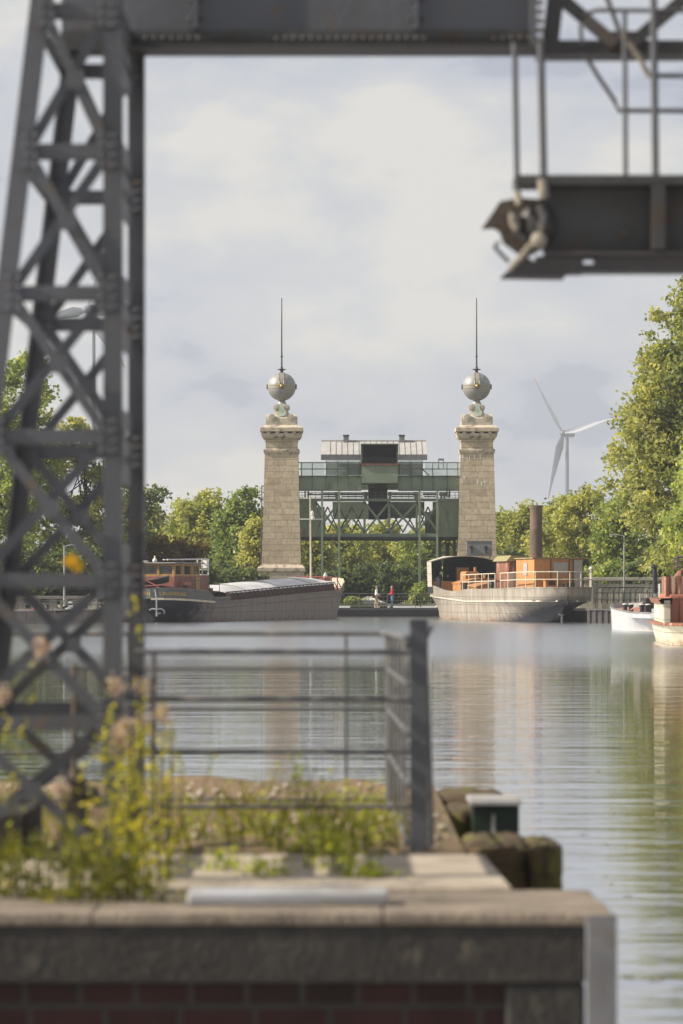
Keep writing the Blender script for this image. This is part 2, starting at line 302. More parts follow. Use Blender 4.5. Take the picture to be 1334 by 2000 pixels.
def watermat():
    m, n, l, b = _mat('canal_water')
    b.inputs['Base Color'].default_value = (.035, .04, .04, 1); b.inputs['Roughness'].default_value = .03
    b.inputs['IOR'].default_value = 1.85; b.inputs['Specular IOR Level'].default_value = .5
    t = n.new('ShaderNodeTexCoord'); s = n.new('ShaderNodeSeparateXYZ'); l.new(t.outputs['Object'], s.inputs[0])
    def wave(sc, st, det, rough=.5, dist=0.):
        mp = n.new('ShaderNodeMapping'); mp.inputs['Scale'].default_value = st; l.new(t.outputs['Object'], mp.inputs['Vector'])
        q = n.new('ShaderNodeTexNoise'); q.inputs['Scale'].default_value = sc; q.inputs['Detail'].default_value = det; q.inputs['Roughness'].default_value = rough
        q.inputs['Distortion'].default_value = dist
        l.new(mp.outputs['Vector'], q.inputs['Vector']); return q.outputs['Fac']
    w0 = wave(1.0, (.15, .50, 1), 3)          # slow undulation
    w1 = wave(1.0, (.42, 1.45, 1), 4, .55)     # long ripples
    w2 = wave(3.0, (.28, 1.25, 1), 4, .55)    # wind ripples
    w3 = wave(.05, (1, .5, 1), 5, .65)        # patches of breeze
    bp0 = n.new('ShaderNodeBump'); bp0.inputs["Distance"].default_value = .022; bp0.inputs['Strength'].default_value = 1.
    l.new(w0, bp0.inputs['Height'])
    bp1 = n.new('ShaderNodeBump'); bp1.inputs['Distance'].default_value = .016; bp1.inputs['Strength'].default_value = 1.
    l.new(w1, bp1.inputs['Height']); l.new(bp0.outputs['Normal'], bp1.inputs['Normal'])
    bp2 = n.new('ShaderNodeBump'); bp2.inputs['Distance'].default_value = .045
    l.new(w2, bp2.inputs['Height']); l.new(bp1.outputs['Normal'], bp2.inputs['Normal'])
    r = n.new('ShaderNodeMapRange'); r.interpolation_type = 'SMOOTHSTEP'
    ad = n.new('ShaderNodeMath'); ad.operation = 'MULTIPLY_ADD'; l.new(w3, ad.inputs[0]); ad.inputs[1].default_value = 45.; l.new(s.outputs['Y'], ad.inputs[2])
    r.inputs['From Min'].default_value = 116; r.inputs['From Max'].default_value = 164
    r.inputs['To Min'].default_value = .06; r.inputs['To Max'].default_value = 1.
    l.new(ad.outputs[0], r.inputs['Value']); l.new(r.outputs['Result'], bp2.inputs['Strength'])
    rr = n.new('ShaderNodeMapRange'); rr.inputs['To Min'].default_value = .02; rr.inputs['To Max'].default_value = .16
    rr.inputs['From Min'].default_value = .06; l.new(r.outputs['Result'], rr.inputs['Value']); l.new(rr.outputs['Result'], b.inputs['Roughness'])
    l.new(bp2.outputs['Normal'], b.inputs['Normal'])
    gb = n.new('ShaderNodeBsdfGlossy'); gb.inputs['Color'].default_value = (.90, .91, .94, 1); l.new(rr.outputs['Result'], gb.inputs['Roughness']); l.new(bp2.outputs['Normal'], gb.inputs['Normal'])
    fm = n.new('ShaderNodeMapRange'); fm.inputs['From Min'].default_value = .06; fm.inputs['To Min'].default_value = .58; fm.inputs['To Max'].default_value = .70; l.new(r.outputs['Result'], fm.inputs['Value'])
    ms = n.new('ShaderNodeMixShader'); l.new(fm.outputs['Result'], ms.inputs[0]); l.new(b.outputs[0], ms.inputs[1]); l.new(gb.outputs[0], ms.inputs[2])
    l.new(ms.outputs[0], n['Material Output'].inputs['Surface'])
    return m
MT['water'] = watermat()

# ------------------------------------------------------------------ mesh building
ORG = {}
class MB:
    def __init__(s): s.v = []; s.f = []; s.cuts = []; s.hold = False
    def add(s, vs, fs):
        if not s.hold: s.cuts.append((len(s.v), len(s.f)))
        o = len(s.v); s.v += [tuple(p) for p in vs]; s.f += [tuple(i+o for i in q) for q in fs]; return s
    def piece(s):
        """everything added from here on belongs to one piece, until the next call"""
        s.cuts.append((len(s.v), len(s.f))); s.hold = True; return s
    def each(s, name, mat, parent, **kw):
        """one mesh object per piece"""
        out = []; ends = s.cuts[1:]+[(len(s.v), len(s.f))]
        for (v0, f0), (v1, f1) in zip(s.cuts, ends):
            m = MB(); m.v = s.v[v0:v1]; m.f = [tuple(i-v0 for i in q) for q in s.f[f0:f1]]
            if m.f: out.append(m.build(name, mat, parent, **kw))
        return out
    def box(s, x0, x1, y0, y1, z0, z1):
        return s.add([(x0, y0, z0), (x1, y0, z0), (x1, y1, z0), (x0, y1, z0), (x0, y0, z1), (x1, y0, z1), (x1, y1, z1), (x0, y1, z1)],
                     [(0, 3, 2, 1), (4, 5, 6, 7), (0, 1, 5, 4), (1, 2, 6, 5), (2, 3, 7, 6), (3, 0, 4, 7)])
    def fr(s, o, ax, ay, az, x0, x1, y0, y1, z0, z1):
        """box in a local frame"""
        c = [(x0, y0, z0), (x1, y0, z0), (x1, y1, z0), (x0, y1, z0), (x0, y0, z1), (x1, y0, z1), (x1, y1, z1), (x0, y1, z1)]
        return s.add([o+ax*a+ay*b+az*c_ for a, b, c_ in c], [(0, 3, 2, 1), (4, 5, 6, 7), (0, 1, 5, 4), (1, 2, 6, 5), (2, 3, 7, 6), (3, 0, 4, 7)])
    def bar(s, p, q, w, h, up=(0, 1, 0)):
        """rectangular bar; w across in-plane, h along 'up'"""
        p, q = Vector(p), Vector(q); d = (q-p); L = d.length; d.normalize()
        u = Vector(up); u = (u-d*u.dot(d))
        if u.length < 1e-4: u = Vector((1, 0, 0)); u = u-d*u.dot(d)
        u.normalize(); w_ = d.cross(u)
        return s.fr(p, d, w_, u, 0, L, -w/2, w/2, -h/2, h/2)
    def angle(s, p, q, w, t, up=(0, 1, 0), flip=1):
        """L-section bar: a flange facing 'up' and a leg at its edge"""
        p, q = Vector(p), Vector(q); d = (q-p); L = d.length; d.normalize()
        u = Vector(up); u = (u-d*u.dot(d)); u.normalize(); w_ = d.cross(u)*flip
        s.fr(p, d, w_, u, 0, L, -w/2, w/2, -t/2, t/2)
        return s.fr(p, d, w_, u, 0, L, w/2-t, w/2, t/2, w*.5)
    def tube(s, pts, r, n=8, caps=True, r1=None):
        pts = [Vector(p) for p in pts]
        rings = []; m = len(pts)
        for i, p in enumerate(pts):
            d = (pts[min(i+1, m-1)]-pts[max(i-1, 0)]).normalized()
            a = Vector((0, 0, 1)) if abs(d.z) < .9 else Vector((1, 0, 0))
            u = d.cross(a).normalized(); w = d.cross(u)
            rr = r if r1 is None else r+(r1-r)*i/(m-1)
            rings.append([p+u*rr*math.cos(2*math.pi*k/n)+w*rr*math.sin(2*math.pi*k/n) for k in range(n)])
        vs = [v for g in rings for v in g]
        fs = [(i*n+k, i*n+(k+1) % n, (i+1)*n+(k+1) % n, (i+1)*n+k) for i in range(m-1) for k in range(n)]
        if caps: fs += [tuple(range(n))[::-1], tuple((m-1)*n+k for k in range(n))]
        return s.add(vs, fs)
    def lathe(s, c, prof, n=24):
        """profile [(r, z)] turned about the vertical through c"""
        vs, fs = [], []
        for r, z in prof:
            for k in range(n):
                vs.append((c[0]+max(r, .0005)*math.cos(2*math.pi*k/n), c[1]+max(r, .0005)*math.sin(2*math.pi*k/n), c[2]+z))
        for i in range(len(prof)-1):
            for k in range(n): fs.append((i*n+k, i*n+(k+1) % n, (i+1)*n+(k+1) % n, (i+1)*n+k))
        fs += [tuple(range(n))[::-1], tuple((len(prof)-1)*n+k for k in range(n))]
        return s.add(vs, fs)
    def frustum(s, c, levels):
        """square tower levels [(half width, z)]"""
        vs, fs = [], []
        for h, z in levels:
            vs += [(c[0]-h, c[1]-h, c[2]+z), (c[0]+h, c[1]-h, c[2]+z), (c[0]+h, c[1]+h, c[2]+z), (c[0]-h, c[1]+h, c[2]+z)]
        for i in range(len(levels)-1):
            for k in range(4): fs.append((i*4+k, i*4+(k+1) % 4, (i+1)*4+(k+1) % 4, (i+1)*4+k))
        fs += [(3, 2, 1, 0), tuple((len(levels)-1)*4+k for k in range(4))]
        return s.add(vs, fs)
    def sphere(s, c, r, n=10, m=7, sc=(1, 1, 1)):
        vs, fs = [], []
        for i in range(m+1):
            t = math.pi*i/m
            for k in range(n):
                a = 2*math.pi*k/n
                q = max(math.sin(t), .001)
                vs.append((c[0]+r*sc[0]*q*math.cos(a), c[1]+r*sc[1]*q*math.sin(a), c[2]-r*sc[2]*math.cos(t)))
        for i in range(m):
            for k in range(n): fs.append((i*n+k, i*n+(k+1) % n, (i+1)*n+(k+1) % n, (i+1)*n+k))
        return s.add(vs, fs)
    def prism(s, poly, off):
        """closed polygon (3-D points, planar) pushed along off"""
        off = Vector(off); n = len(poly); a = [Vector(p) for p in poly]
        return s.add(a+[p+off for p in a], [tuple(range(n))[::-1], tuple(range(n, 2*n))]+[(i, (i+1) % n, (i+1) % n+n, i+n) for i in range(n)])
    def loft(s, secs, closed=False):
        n = len(secs[0]); vs = [p for g in secs for p in g]; fs = []
        for i in range(len(secs)-1):
            for k in range(n if closed else n-1):
                fs.append((i*n+k, (i+1)*n+k, (i+1)*n+(k+1) % n, i*n+(k+1) % n))
        return s.add(vs, fs)
    def build(s, name, mat, parent=None, smooth=False, bevel=0.):
        me = bpy.data.meshes.new(name)
        o = bpy.data.objects.new(name, me)
        org = ORG[parent.name] if parent else Vector((0, 0, 0))
        me.from_pydata([tuple(Vector(p)-org) for p in s.v], [], s.f)
        bm = bmesh.new(); bm.from_mesh(me); bmesh.ops.recalc_face_normals(bm, faces=bm.faces); bm.to_mesh(me); bm.free()
        me.materials.append(MT.get(mat) or G[mat] if isinstance(mat, str) else mat)
        if smooth:
            for p in me.polygons: p.use_smooth = True
            try: me.set_sharp_from_angle(angle=R(38))
            except Exception: pass
        COL.objects.link(o)
        if bevel:
            b = o.modifiers.new('bevel', 'BEVEL'); b.width = bevel; b.segments = 2; b.limit_method = 'ANGLE'
        if parent: o.parent = parent
        ORG[o.name] = org
        return o

def tag(o, label=None, cat=None, group=None, kind=None):
    if label: o['label'] = label
    if cat: o['category'] = cat
    if group: o['group'] = group
    if kind: o['kind'] = kind
    return o
def thing(name, label, cat, loc, group=None):
    o = bpy.data.objects.new(name, None); COL.objects.link(o)
    o.location = loc; o.empty_display_size = .2; ORG[o.name] = Vector(loc)
    return tag(o, label, cat, group)
def dup(root, loc, label=None, rotz=None, scale=None, group=None):
    r = root.copy(); COL.objects.link(r); r.location = loc
    ORG[r.name] = Vector(loc)
    if label: r['label'] = label
    if group: r['group'] = group
    if rotz is not None: r.rotation_euler = (0, 0, rotz)
    if scale: r.scale = scale
    for ch in list(root.children):
        c = ch.copy(); COL.objects.link(c); c.parent = r; ORG[c.name] = Vector(loc)
        for g in list(ch.children):
            d = g.copy(); COL.objects.link(d); d.parent = c; ORG[d.name] = Vector(loc)
    return r
def tri_poly(name, mat, polys, z):
    mb = MB()
    for p in polys: mb.add([(x, y, z) for x, y in p], [tuple(range(len(p)))])
    return mb.build(name, mat)

def leaf_mesh(name, cen, size, tones, mat, parent, up=.4, aspect=.66, fold=True):
    """leaf-sized diamond faces at the given centres"""
    cen = np.asarray(cen, float)-np.array(ORG[parent.name] if parent else (0, 0, 0)); N = len(cen)
    nrm = RNG.normal(size=(N, 3)); nrm[:, 2] += up*2; nrm /= np.linalg.norm(nrm, axis=1)[:, None]
    u = np.cross(nrm, RNG.normal(size=(N, 3))); u /= np.linalg.norm(u, axis=1)[:, None]
    w = np.cross(nrm, u)
    sz = (np.asarray(size)*RNG.uniform(.65, 1.25, N))[:, None] if np.ndim(size) == 0 else np.asarray(size)[:, None]
    v = np.empty((N, 4, 3))
    v[:, 0] = cen-u*sz; v[:, 1] = cen-w*sz*aspect-u*sz*.15+nrm*sz*.18; v[:, 2] = cen+u*sz; v[:, 3] = cen+w*sz*aspect-u*sz*.15+nrm*sz*.18
    me = bpy.data.meshes.new(name)
    me.vertices.add(N*4); me.vertices.foreach_set('co', v.reshape(-1).astype(np.float32))
    me.loops.add(N*4); me.loops.foreach_set('vertex_index', np.arange(N*4, dtype=np.int32))
    me.polygons.add(N); me.polygons.foreach_set('loop_start', np.arange(0, N*4, 4, dtype=np.int32))
    try: me.polygons.foreach_set('loop_total', np.full(N, 4, dtype=np.int32))
    except Exception: pass
    me.update(calc_edges=True); me.validate()
    at = me.attributes.new('tone', 'FLOAT', 'POINT'); at.data.foreach_set('value', np.repeat(np.clip(tones, 0, 1), 4).astype(np.float32))
    me.materials.append(MT.get(mat) or G[mat])
    o = bpy.data.objects.new(name, me); COL.objects.link(o)
    if parent: o.parent = parent; ORG[o.name] = ORG[parent.name]
    return o

def rot2(a, b, t): return (a*math.cos(t)-b*math.sin(t), a*math.sin(t)+b*math.cos(t))

# ================================================================== THE SETTING
tag(tri_poly('water', 'water', [[(-400, -250), (400, -250), (400, 330), (-400, 330)]], 0.0), kind='structure')
LB = [(-60, 226), (-21.0, 243.5), (-17.2, 252), (-3.2, 300)]          # left bank edge
RB = [(19, -200), (18.6, 150), (18.0, 249.0), (17.0, 250.2), (11.5, 284), (7.6, 300)]
GZ = .82
gp = [[(-3000, -250), (-60, -250), (-60, 226), (-60, 303), (-3000, 303)],
      LB+[(-3.2, 303), (-60, 303)],
      RB+[(7.6, 303), (3000, 303), (3000, -200)],
      [(-3000, 303), (3000, 303), (3000, 3200), (-3000, 3200)]]
tag(tri_poly('ground', 'pavedground', gp, GZ), kind='structure')

def quay_wall(pts, label, mat='quaystone', th=.5):
    t = thing('quay_wall', label, 'quay wall', (pts[0][0], pts[0][1], 0))
    body, cap = MB(), MB()
    for (x0, y0), (x1, y1) in zip(pts[:-1], pts[1:]):
        body.bar((x0, y0, -.35), (x1, y1, -.35), th, 1.9+.34, up=(0, 0, 1))
        cap.bar((x0, y0, .84), (x1, y1, .84), th+.16, .10, up=(0, 0, 1))
    body.build('wall', mat, t); cap.build('coping', 'palestone', t)
    return t
quay_wall(LB, 'low grey stone quay wall along the far left bank, behind the crane leg')
quay_wall(RB[:3], 'stone quay wall along the right bank beside the white and rust-red boats')
# dark sheet piling right of the moored tug
t = thing('sheet_piling', 'dark corrugated sheet pile wall between the tug stern and the white boat', 'sheet piling', (17.2, 249.4, 0))
mb = MB(); p0, p1 = Vector((16.0, 250.2, 0)), Vector((18.05, 248.7, 0)); dd = (p1-p0); L = dd.length; dd.normalize(); nn = Vector((dd.y, -dd.x, 0))
prof = []; k = 0; q = 0.
while q < L:
    prof += [(q, 0), (q+.10, .09), (q+.26, .09), (q+.36, 0)]; q += .46
secs = [[p0+dd*a+nn*b+Vector((0, 0, z)) for a, b in prof] for z in (-1.4, .80)]
mb.loft(secs).build('pile_sheet', 'sheetpile', t)
MB().bar(p0+Vector((0, 0, .86)), p1+Vector((0, 0, .86)), .34, .10, up=(0, 0, 1)).build('capping_beam', 'iron', t)
quay_wall([(16.9, 250.9), (11.5, 284), (7.6, 300.4)], 'stone quay wall hidden behind the moored ochre tug', th=.4)

# ================================================================== STONE TOWERS
DT = 315.0
def make_tower(cx_px, label):
    D = DT; k = D/FPX
    cx = X(cx_px, D); cy = D+2.0
    z = lambda py: Z(py, D)
    t = thing('stone_tower', label, 'tower', (cx, cy, GZ), 'twin stone towers of the lift')
    c = (cx, cy, 0)
    # base plinth with moulding
    MB().frustum(c, [(46.5*k, GZ-.3), (46.5*k, z(1140)), (45*k, z(1139)), (44.6*k, z(1118)), (46.5*k, z(1116)), (46.5*k, z(1109)), (44*k, z(1106)), (40.5*k, z(1103))]).build('plinth', 'sandstone_plain', t, bevel=.03)
    MB().frustum(c, [(38.4*k, z(1103)-.02), (32.6*k, z(886))]).build('shaft', 'sandstone', t)
    MB().frustum(c, [(33.2*k, z(886)), (34*k, z(884.6)), (35.2*k, z(881)), (35.2*k, z(878)), (32.6*k, z(875.5))]).build('string_course', 'sandstone_plain', t)
    MB().frustum(c, [(31.2*k, z(876.5)), (31.2*k, z(862)), (32.2*k, z(861.8)), (32.2*k, z(858.5)), (31.6*k, z(858))]).build('neck_course', 'sandstone', t)
    # cavetto cornice with brackets and cap slab
    cav = [(31.4*k, z(858))]
    for i in range(7):
        a = i/6*math.pi/2
        cav.append(((32.2+7.4*math.sin(a)**1.0)*k, z(857-11*(1-math.cos(a)))))
    MB().frustum(c, cav).build('cornice', 'sandstone_plain', t)
    br = MB()
    for sx, sy in ((0, -1), (0, 1), (1, 0), (-1, 0)):
        for q in (-25, -8.4, 8.4, 25):
            ax = Vector((-sy, sx, 0)); ay = Vector((sx, sy, 0)); o = Vector((cx, cy, 0))+ax*q*k
            br.fr(o, ax, ay, Vector((0, 0, 1)), -3.6*k, 3.6*k, 33*k, 40.2*k, z(847), z(842.6))
            br.fr(o, ax, ay, Vector((0, 0, 1)), -3.0*k, 3.0*k, 33*k, 38.2*k, z(852), z(847.02))
            br.fr(o, ax, ay, Vector((0, 0, 1)), -2.4*k, 2.4*k, 32*k, 35.6*k, z(857), z(852.02))
    br.each('bracket', 'sandstone_plain', t, bevel=.03)
    MB().frustum(c, [(41*k, z(842.7)), (42.2*k, z(842)), (42.2*k, z(834.5)), (40*k, z(833.2)), (31.5*k, z(829.4))]).build('cap_slab', 'sandstone_plain', t, bevel=.02)
    MB().frustum(c, [(30.6*k, z(829.5)), (30.6*k, z(820)), (30.2*k, z(819.6))]).build('pedestal', 'sandstone_light', t, bevel=.03)
    # bell-shaped carved block that sweeps up to the globe
    prof = [(29.5, 820.5), (29.5, 817), (27.5, 813.5), (21, 811.5), (16, 808), (12.8, 802), (10.8, 795), (10.2, 790), (9.6, 787.2), (8, 786.0)]
    mb = MB().frustum(c, [(r*k, z(y)) for r, y in prof])
    carved = mb.build('carved_scroll_block', 'sandstone_light', t)
    vol = MB()
    for sy in (-1, 1):
        for px, py, r, yy in ((-18.5, 815.2, 7.4, 31.0), (18.5, 815.2, 7.4, 31.0), (-10.4, 794.5, 5.6, 13.5), (10.4, 794.5, 5.6, 13.5)):
            o = Vector((cx+px*k, cy+sy*(yy-7)*k, z(py)))
            o2 = Vector((cx+px*k, cy+sy*yy*k, z(py)))
            vol.tube([o, o2], r*k, 16)
            vol.tube([o2, o2+Vector((0, sy*1.0*k, 0))], r*k*.62, 16)
            vol.tube([o2+Vector((0, sy*1.0*k, 0)), o2+Vector((0, sy*2.0*k, 0))], r*k*.3, 12)
    for sx in (-1, 1):
        for py_, pz, r, xx in ((-18.5, 815.2, 7.4, 30.6), (18.5, 815.2, 7.4, 30.6), (0, 794.5, 5.6, 15.0)):
            o = Vector((cx+sx*(xx-8)*k, cy+py_*k, z(pz))); vol.tube([o, Vector((cx+sx*xx*k, cy+py_*k, z(pz)))], r*k, 14)
    vol.each('volute', 'sandstone_light', t, smooth=True)
    leafp = MB()
    for i in range(-3, 4):
        leafp.prism([P(cx_px+i*.9, 790, D+2-10.4*k-.16), P(cx_px+i*.9+.9, 790, D+2-10.4*k-.16), P(cx_px+i*2.4+.7, 812, D+2-22*k-.25), P(cx_px+i*2.4-.7, 812, D+2-22*k-.25)], (0, .12, 0))
    leafp.each('carved_palm_leaf', 'verdigris', t)
    # globe
    sz = z(753); gr = 27.8*k
    MB().lathe((cx, cy, 0), [(9.5*k, z(787.3)), (8.4*k, z(784)), (6.6*k, z(781.5)), (6.4*k, z(779))], 20).build('globe_neck', 'globe', t, smooth=True)
    gl = MB().sphere((cx, cy, sz), gr, 40, 24).build('globe', 'globe', t, smooth=True)
    g = MB()
    for zz in (2.6, -3.4):
        rr = math.sqrt(27.8**2-zz**2)*k
        g.lathe((cx, cy, sz+zz*k), [(rr-.02, -.55*k), (rr+.45*k, -.5*k), (rr+.45*k, .5*k), (rr-.02, .55*k)], 48)
    for xx in (-4.4, 4.4):
        for yy in (1,):
            pts = []
            for i in range(19):
                a = R(180*i/18); q = math.sqrt(28.2**2-xx**2)*k
                pts.append((cx+xx*k, cy-q*math.cos(a), sz+q*math.sin(a)+.0))
            g.tube(pts, .6*k, 6)
    MB.build(g, 'gilded_band', 'gold', gl, smooth=True)
    b = MB()
    for ax, ay in ((0, -1), (0, 1), (1, 0), (-1, 0)):
        b.tube([(cx+ax*26.5*k, cy+ay*26.5*k, sz), (cx+ax*29.6*k, cy+ay*29.6*k, sz)], 5.0*k, 16)
    b.each('boss_ring', 'iron', gl)
    b = MB()
    for ax, ay in ((0, -1), (0, 1)):
        b.sphere((cx+ax*29.4*k, cy+ay*29.4*k, sz), 3.7*k, 14, 8)
    b.each('gilded_boss', 'gold', gl, smooth=True)
    MB().lathe((cx, cy, 0), [(3.2*k, z(726)), (2.6*k, z(723)), (3.8*k, z(720.5)), (8.2*k, z(719.6)), (8.8*k, z(718.4)), (3.2*k, z(717.6)), (1.7*k, z(712)), (1.5*k, z(695)), (3.0*k, z(693.6)), (1.5*k, z(692)), (1.2*k, z(640)), (.95*k, z(579)), (.4*k, z(578))], 12).build('spire', 'iron', t, smooth=True)
    return t
towerL = make_tower(549.5, 'sandstone tower with globe and spire behind the barge with the white hatch cover')
towerR = make_tower(932.5, 'sandstone tower with globe and spire behind the ochre tug, bearing the grey signal board')
kT = DT/FPX; yT = DT+2.0
# white run-off stains on the right tower are limewash marks
st = MB()
for px, y0, y1, w in ((904, 888, 902, 2.2), (917, 889, 900, 1.8), (927, 887, 898, 1.4), (938, 886, 897, 1.8), (907, 930, 936, 3.), (933, 938, 946, 2.4), (941, 941, 949, 2.), (947, 939, 946, 1.6)):
    f = lambda y: yT-(38.4+(32.6-38.4)*(1103-y)/(1103-886))*kT-.012
    st.prism([P(px-w, y0, f(y0)), P(px+w*.8, y0, f(y0)), P(px+w*.3, y1, f(y1)), P(px-w*.2, y1+1, f(y1))], (0, .006, 0))
st.each('lime_stain', 'white', towerR)
# access ladder rail at the left tower's outer side
t = thing('ladder_rail', 'thin iron pipe and small platform rail fixed to the outer side of the left tower', 'ladder', (X(513, DT), DT+1.6, GZ))
mb = MB()
for px in (511.5, 516): mb.tube([P(px-1.5, 1110, DT+1.6), P(px, 948, DT+1.6)], .05, 6)
for py in (949, 962): mb.tube([P(510, py, DT+1.6), P(518, py, DT+1.6)], .035, 6)
for py in range(972, 1108, 6): mb.tube([P(510.6, py, DT+1.6), P(515.4, py, DT+1.6)], .02, 5)
mb.build('ladder', 'iron', t)
# grey signal board on the right tower
t = thing('signal_board', 'grey rounded board with two dark lamps mounted low on the right tower', 'signal board', P(935, 1085, DT-.45))
MB().box(X(910.5, DT), X(960.5, DT), DT-.48, DT-.38, Z(1084.5, DT), Z(1057.5, DT)).build('board', 'fascia', t, bevel=.08)
fr_ = MB()
for a, b in (((909.8, 1057), (961.2, 1057)), ((909.8, 1085), (961.2, 1085))): fr_.bar(P(*a, DT-.5), P(*b, DT-.5), .05, .05)
fr_.each('board_edge', 'plate', t)
for px in (921, 949):
    l_ = MB().tube([P(px, 1069, DT-.50), P(px, 1069, DT-.72)], .14, 14).build('lamp', 'black', t)
    MB().box(X(px-1.4, DT), X(px+1.4, DT), DT-.56, DT-.49, Z(1081, DT), Z(1072, DT)).each('lamp_bracket', 'black', l_)
MB().bar(P(914, 1085, DT-.42), P(914, 1110, DT-.42), .08, .06).bar(P(957, 1085, DT-.42), P(957, 1108, DT-.42), .08, .06).each('support', 'iron', t)

# ================================================================== SHIP LIFT GANTRY
t = lift = thing('ship_lift', 'green riveted steel gantry of the boat lift spanning between the two stone towers', 'ship lift', (X(741, 318), 318, GZ))
D = 316.0
def bx(mb, px0, px1, py0, py1, d, th):   # front face seen at px/py, given depth
    return mb.box(X(px0, d), X(px1, d), d, d+th, Z(py1, d), Z(py0, d))
g = MB(); bx(g, 583.5, 706, 930.5, 956.6, D, .25); bx(g, 778, 901, 930.5, 956.6, D, .25); bx(g, 706, 778, 930.5, 944, D+.1, .25)
gird = g.build('upper_girder', 'liftgreen', t)
g = MB(); bx(g, 583.5, 901, 928.6, 930.5, D-.14, .6); bx(g, 583.5, 706, 956.6, 958.6, D-.14, .6); bx(g, 778, 901, 956.6, 958.6, D-.14, .6)
g.each('girder_flange', 'liftgreen_dark', gird)
g = MB()
for px in (610, 637, 659, 680, 804, 824, 846, 874): bx(g, px-.55, px+.55, 930.6, 956.5, D-.09, .08)
g.each('stiffener', 'liftgreen_dark', gird)
# rear upper girder
g = MB(); bx(g, 583.5, 901, 930, 957, D+7, .25); g.build('rear_girder', 'liftgreen', t)
# walkway rail on top, with milky panels
rl = MB()
for py in (903.5, 916): rl.tube([P(583, py, D), P(706, py, D)], .045, 6); rl.tube([P(777, py, D), P(900, py, D)], .045, 6)
for px in (589, 610, 637, 679, 700, 804, 845, 873, 894): rl.tube([P(px, 934, D-.05), P(px, 902.5, D-.05)], .04, 6)
rl.build('walkway_railing', 'liftgreen_dark', t)
gl = MB(); bx(gl, 586, 634, 903, 928, D+.25, .02); bx(gl, 830, 899, 904, 928, D+.25, .02); gl.each('wind_screen', 'glass', t)
hf = MB()
for px in (856.5, 866): hf.tube([P(px, 916, D), P(px, 897, D)], .05, 6)
bx(hf, 856, 867, 895.5, 899.5, D-.04, .12); hf.build('control_box', 'fascia', t)
hr = MB(); hr.tube([P(826, 917, D+1), P(838, 929, D+1)], .06, 6); hr.build('stair_rail', 'liftgreen_dark', t)
# machine house
D2 = 319.5
hs = MB(); bx(hs, 637, 704, 899, 928.5, D2+.8, .06); bx(hs, 780, 825.5, 899, 928.5, D2+.8, .06)
gls = hs.build('glass_wall', 'glass', t)
hs = MB()
for px in (637, 659, 680, 703, 781, 801, 825): bx(hs, px-.5, px+.5, 899, 928.5, D2+.66, .13)
hs.each('glazing_bar', 'liftgreen_dark', gls)
mach = MB()
for px in (668, 812):
    c = P(px, 922, D2+2.2)
    mach.tube([c-Vector((0, .25, 0)), c+Vector((0, .25, 0))], .42, 18); mach.tube([c-Vector((0, .6, 0)), c+Vector((0, .6, 0))], .14, 10)
    bx(mach, px-13, px+12, 921, 928.4, D2+2, .9)
mach.build('winch_machine', 'machine', t)
bk = MB(); bx(bk, 637, 826, 905, 928, D2+6.5, .06); bk.build('rear_wall', 'machine', t)
rf = MB()
e0 = D2; e1 = D2+3.4; e2 = D2+6.8
rf.prism([Vector((X(627.5, e0), e0, Z(887.5, e0))), Vector((X(627.5, e0), e1, Z(858.6, e0))), Vector((X(627.5, e0), e2, Z(887.5, e0))), Vector((X(627.5, e0), e2, Z(890, e0))), Vector((X(627.5, e0), e1, Z(861.4, e0))), Vector((X(627.5, e0), e0, Z(890, e0)))], (X(834, e0)-X(627.5, e0), 0, 0))
roof = rf.build('roof', 'zinc', t)
sm = MB()
for px in np.linspace(644, 824, 17):
    a = Vector((X(px, e0), e0-.02, Z(887.2, e0)+.03)); b = Vector((X(px, e0), e1, Z(858.4, e0)+.03)); sm.bar(a, b, .03, .03, up=(0, -.6, 1))
sm.bar(Vector((X(627, e0), e1, Z(858.2, e0)+.03)), Vector((X(834.5, e0), e1, Z(858.2, e0)+.03)), .16, .08, up=(0, 0, 1))
sm.build('standing_seam', 'zinc', roof)
fa = MB(); bx(fa, 627, 834.5, 887.8, 898.6, e0-.06, .1); fa.build('fascia', 'fascia', roof)
for px in (676, 785):
    ch = MB(); bx(ch, px-5.2, px+5.2, 851.5, 864, e1-.35, .75); c_ = ch.build('vent_chimney', 'fascia', roof)
    ch = MB(); bx(ch, px-6.2, px+6.2, 849, 851.5, e1-.45, .95); ch.build('chimney_cap', 'iron', c_)
# control cabin jutting out in the middle
D3 = 315.3
cb = MB()
bx(cb, 704.8, 707.8, 868, 906, D3, 3.6); bx(cb, 775, 778, 868, 906, D3, 3.6); bx(cb, 704.8, 778, 866.4, 868.6, D3-.1, 3.8)
cabin = cb.build('control_cabin', 'liftgreen_dark', t)
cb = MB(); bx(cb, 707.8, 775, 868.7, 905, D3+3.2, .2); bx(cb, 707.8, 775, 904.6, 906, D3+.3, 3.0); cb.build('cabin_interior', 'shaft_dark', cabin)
cb = MB(); bx(cb, 707.8, 775, 893, 904.4, D3+2.4, .5); bx(cb, 730, 752, 891.5, 892.4, D3+1.2, .12); cb.build('control_desk', 'iron', cabin)
cb = MB(); bx(cb, 705.5, 778, 905.2, 908.8, D3-.12, .5); cb.build('window_sill', 'cabinred', cabin)
cb = MB(); bx(cb, 707, 777, 908.8, 942.6, D3, 3.4); cb.build('cabin_front', 'liftgreen', cabin)
cb = MB(); bx(cb, 706, 778, 942.6, 944.2, D3-.06, 3.4)
for px in (709, 726.5, 757.5, 775):
    for q in (-3, 3): bx(cb, px+q-.5, px+q+.5, 944.2, 951.5, D3+.1, .4)
    bx(cb, px-3.4, px+3.4, 950.4, 951.8, D3+.1, .4)
cb.build('hanging_bracket', 'liftgreen_dark', cabin)
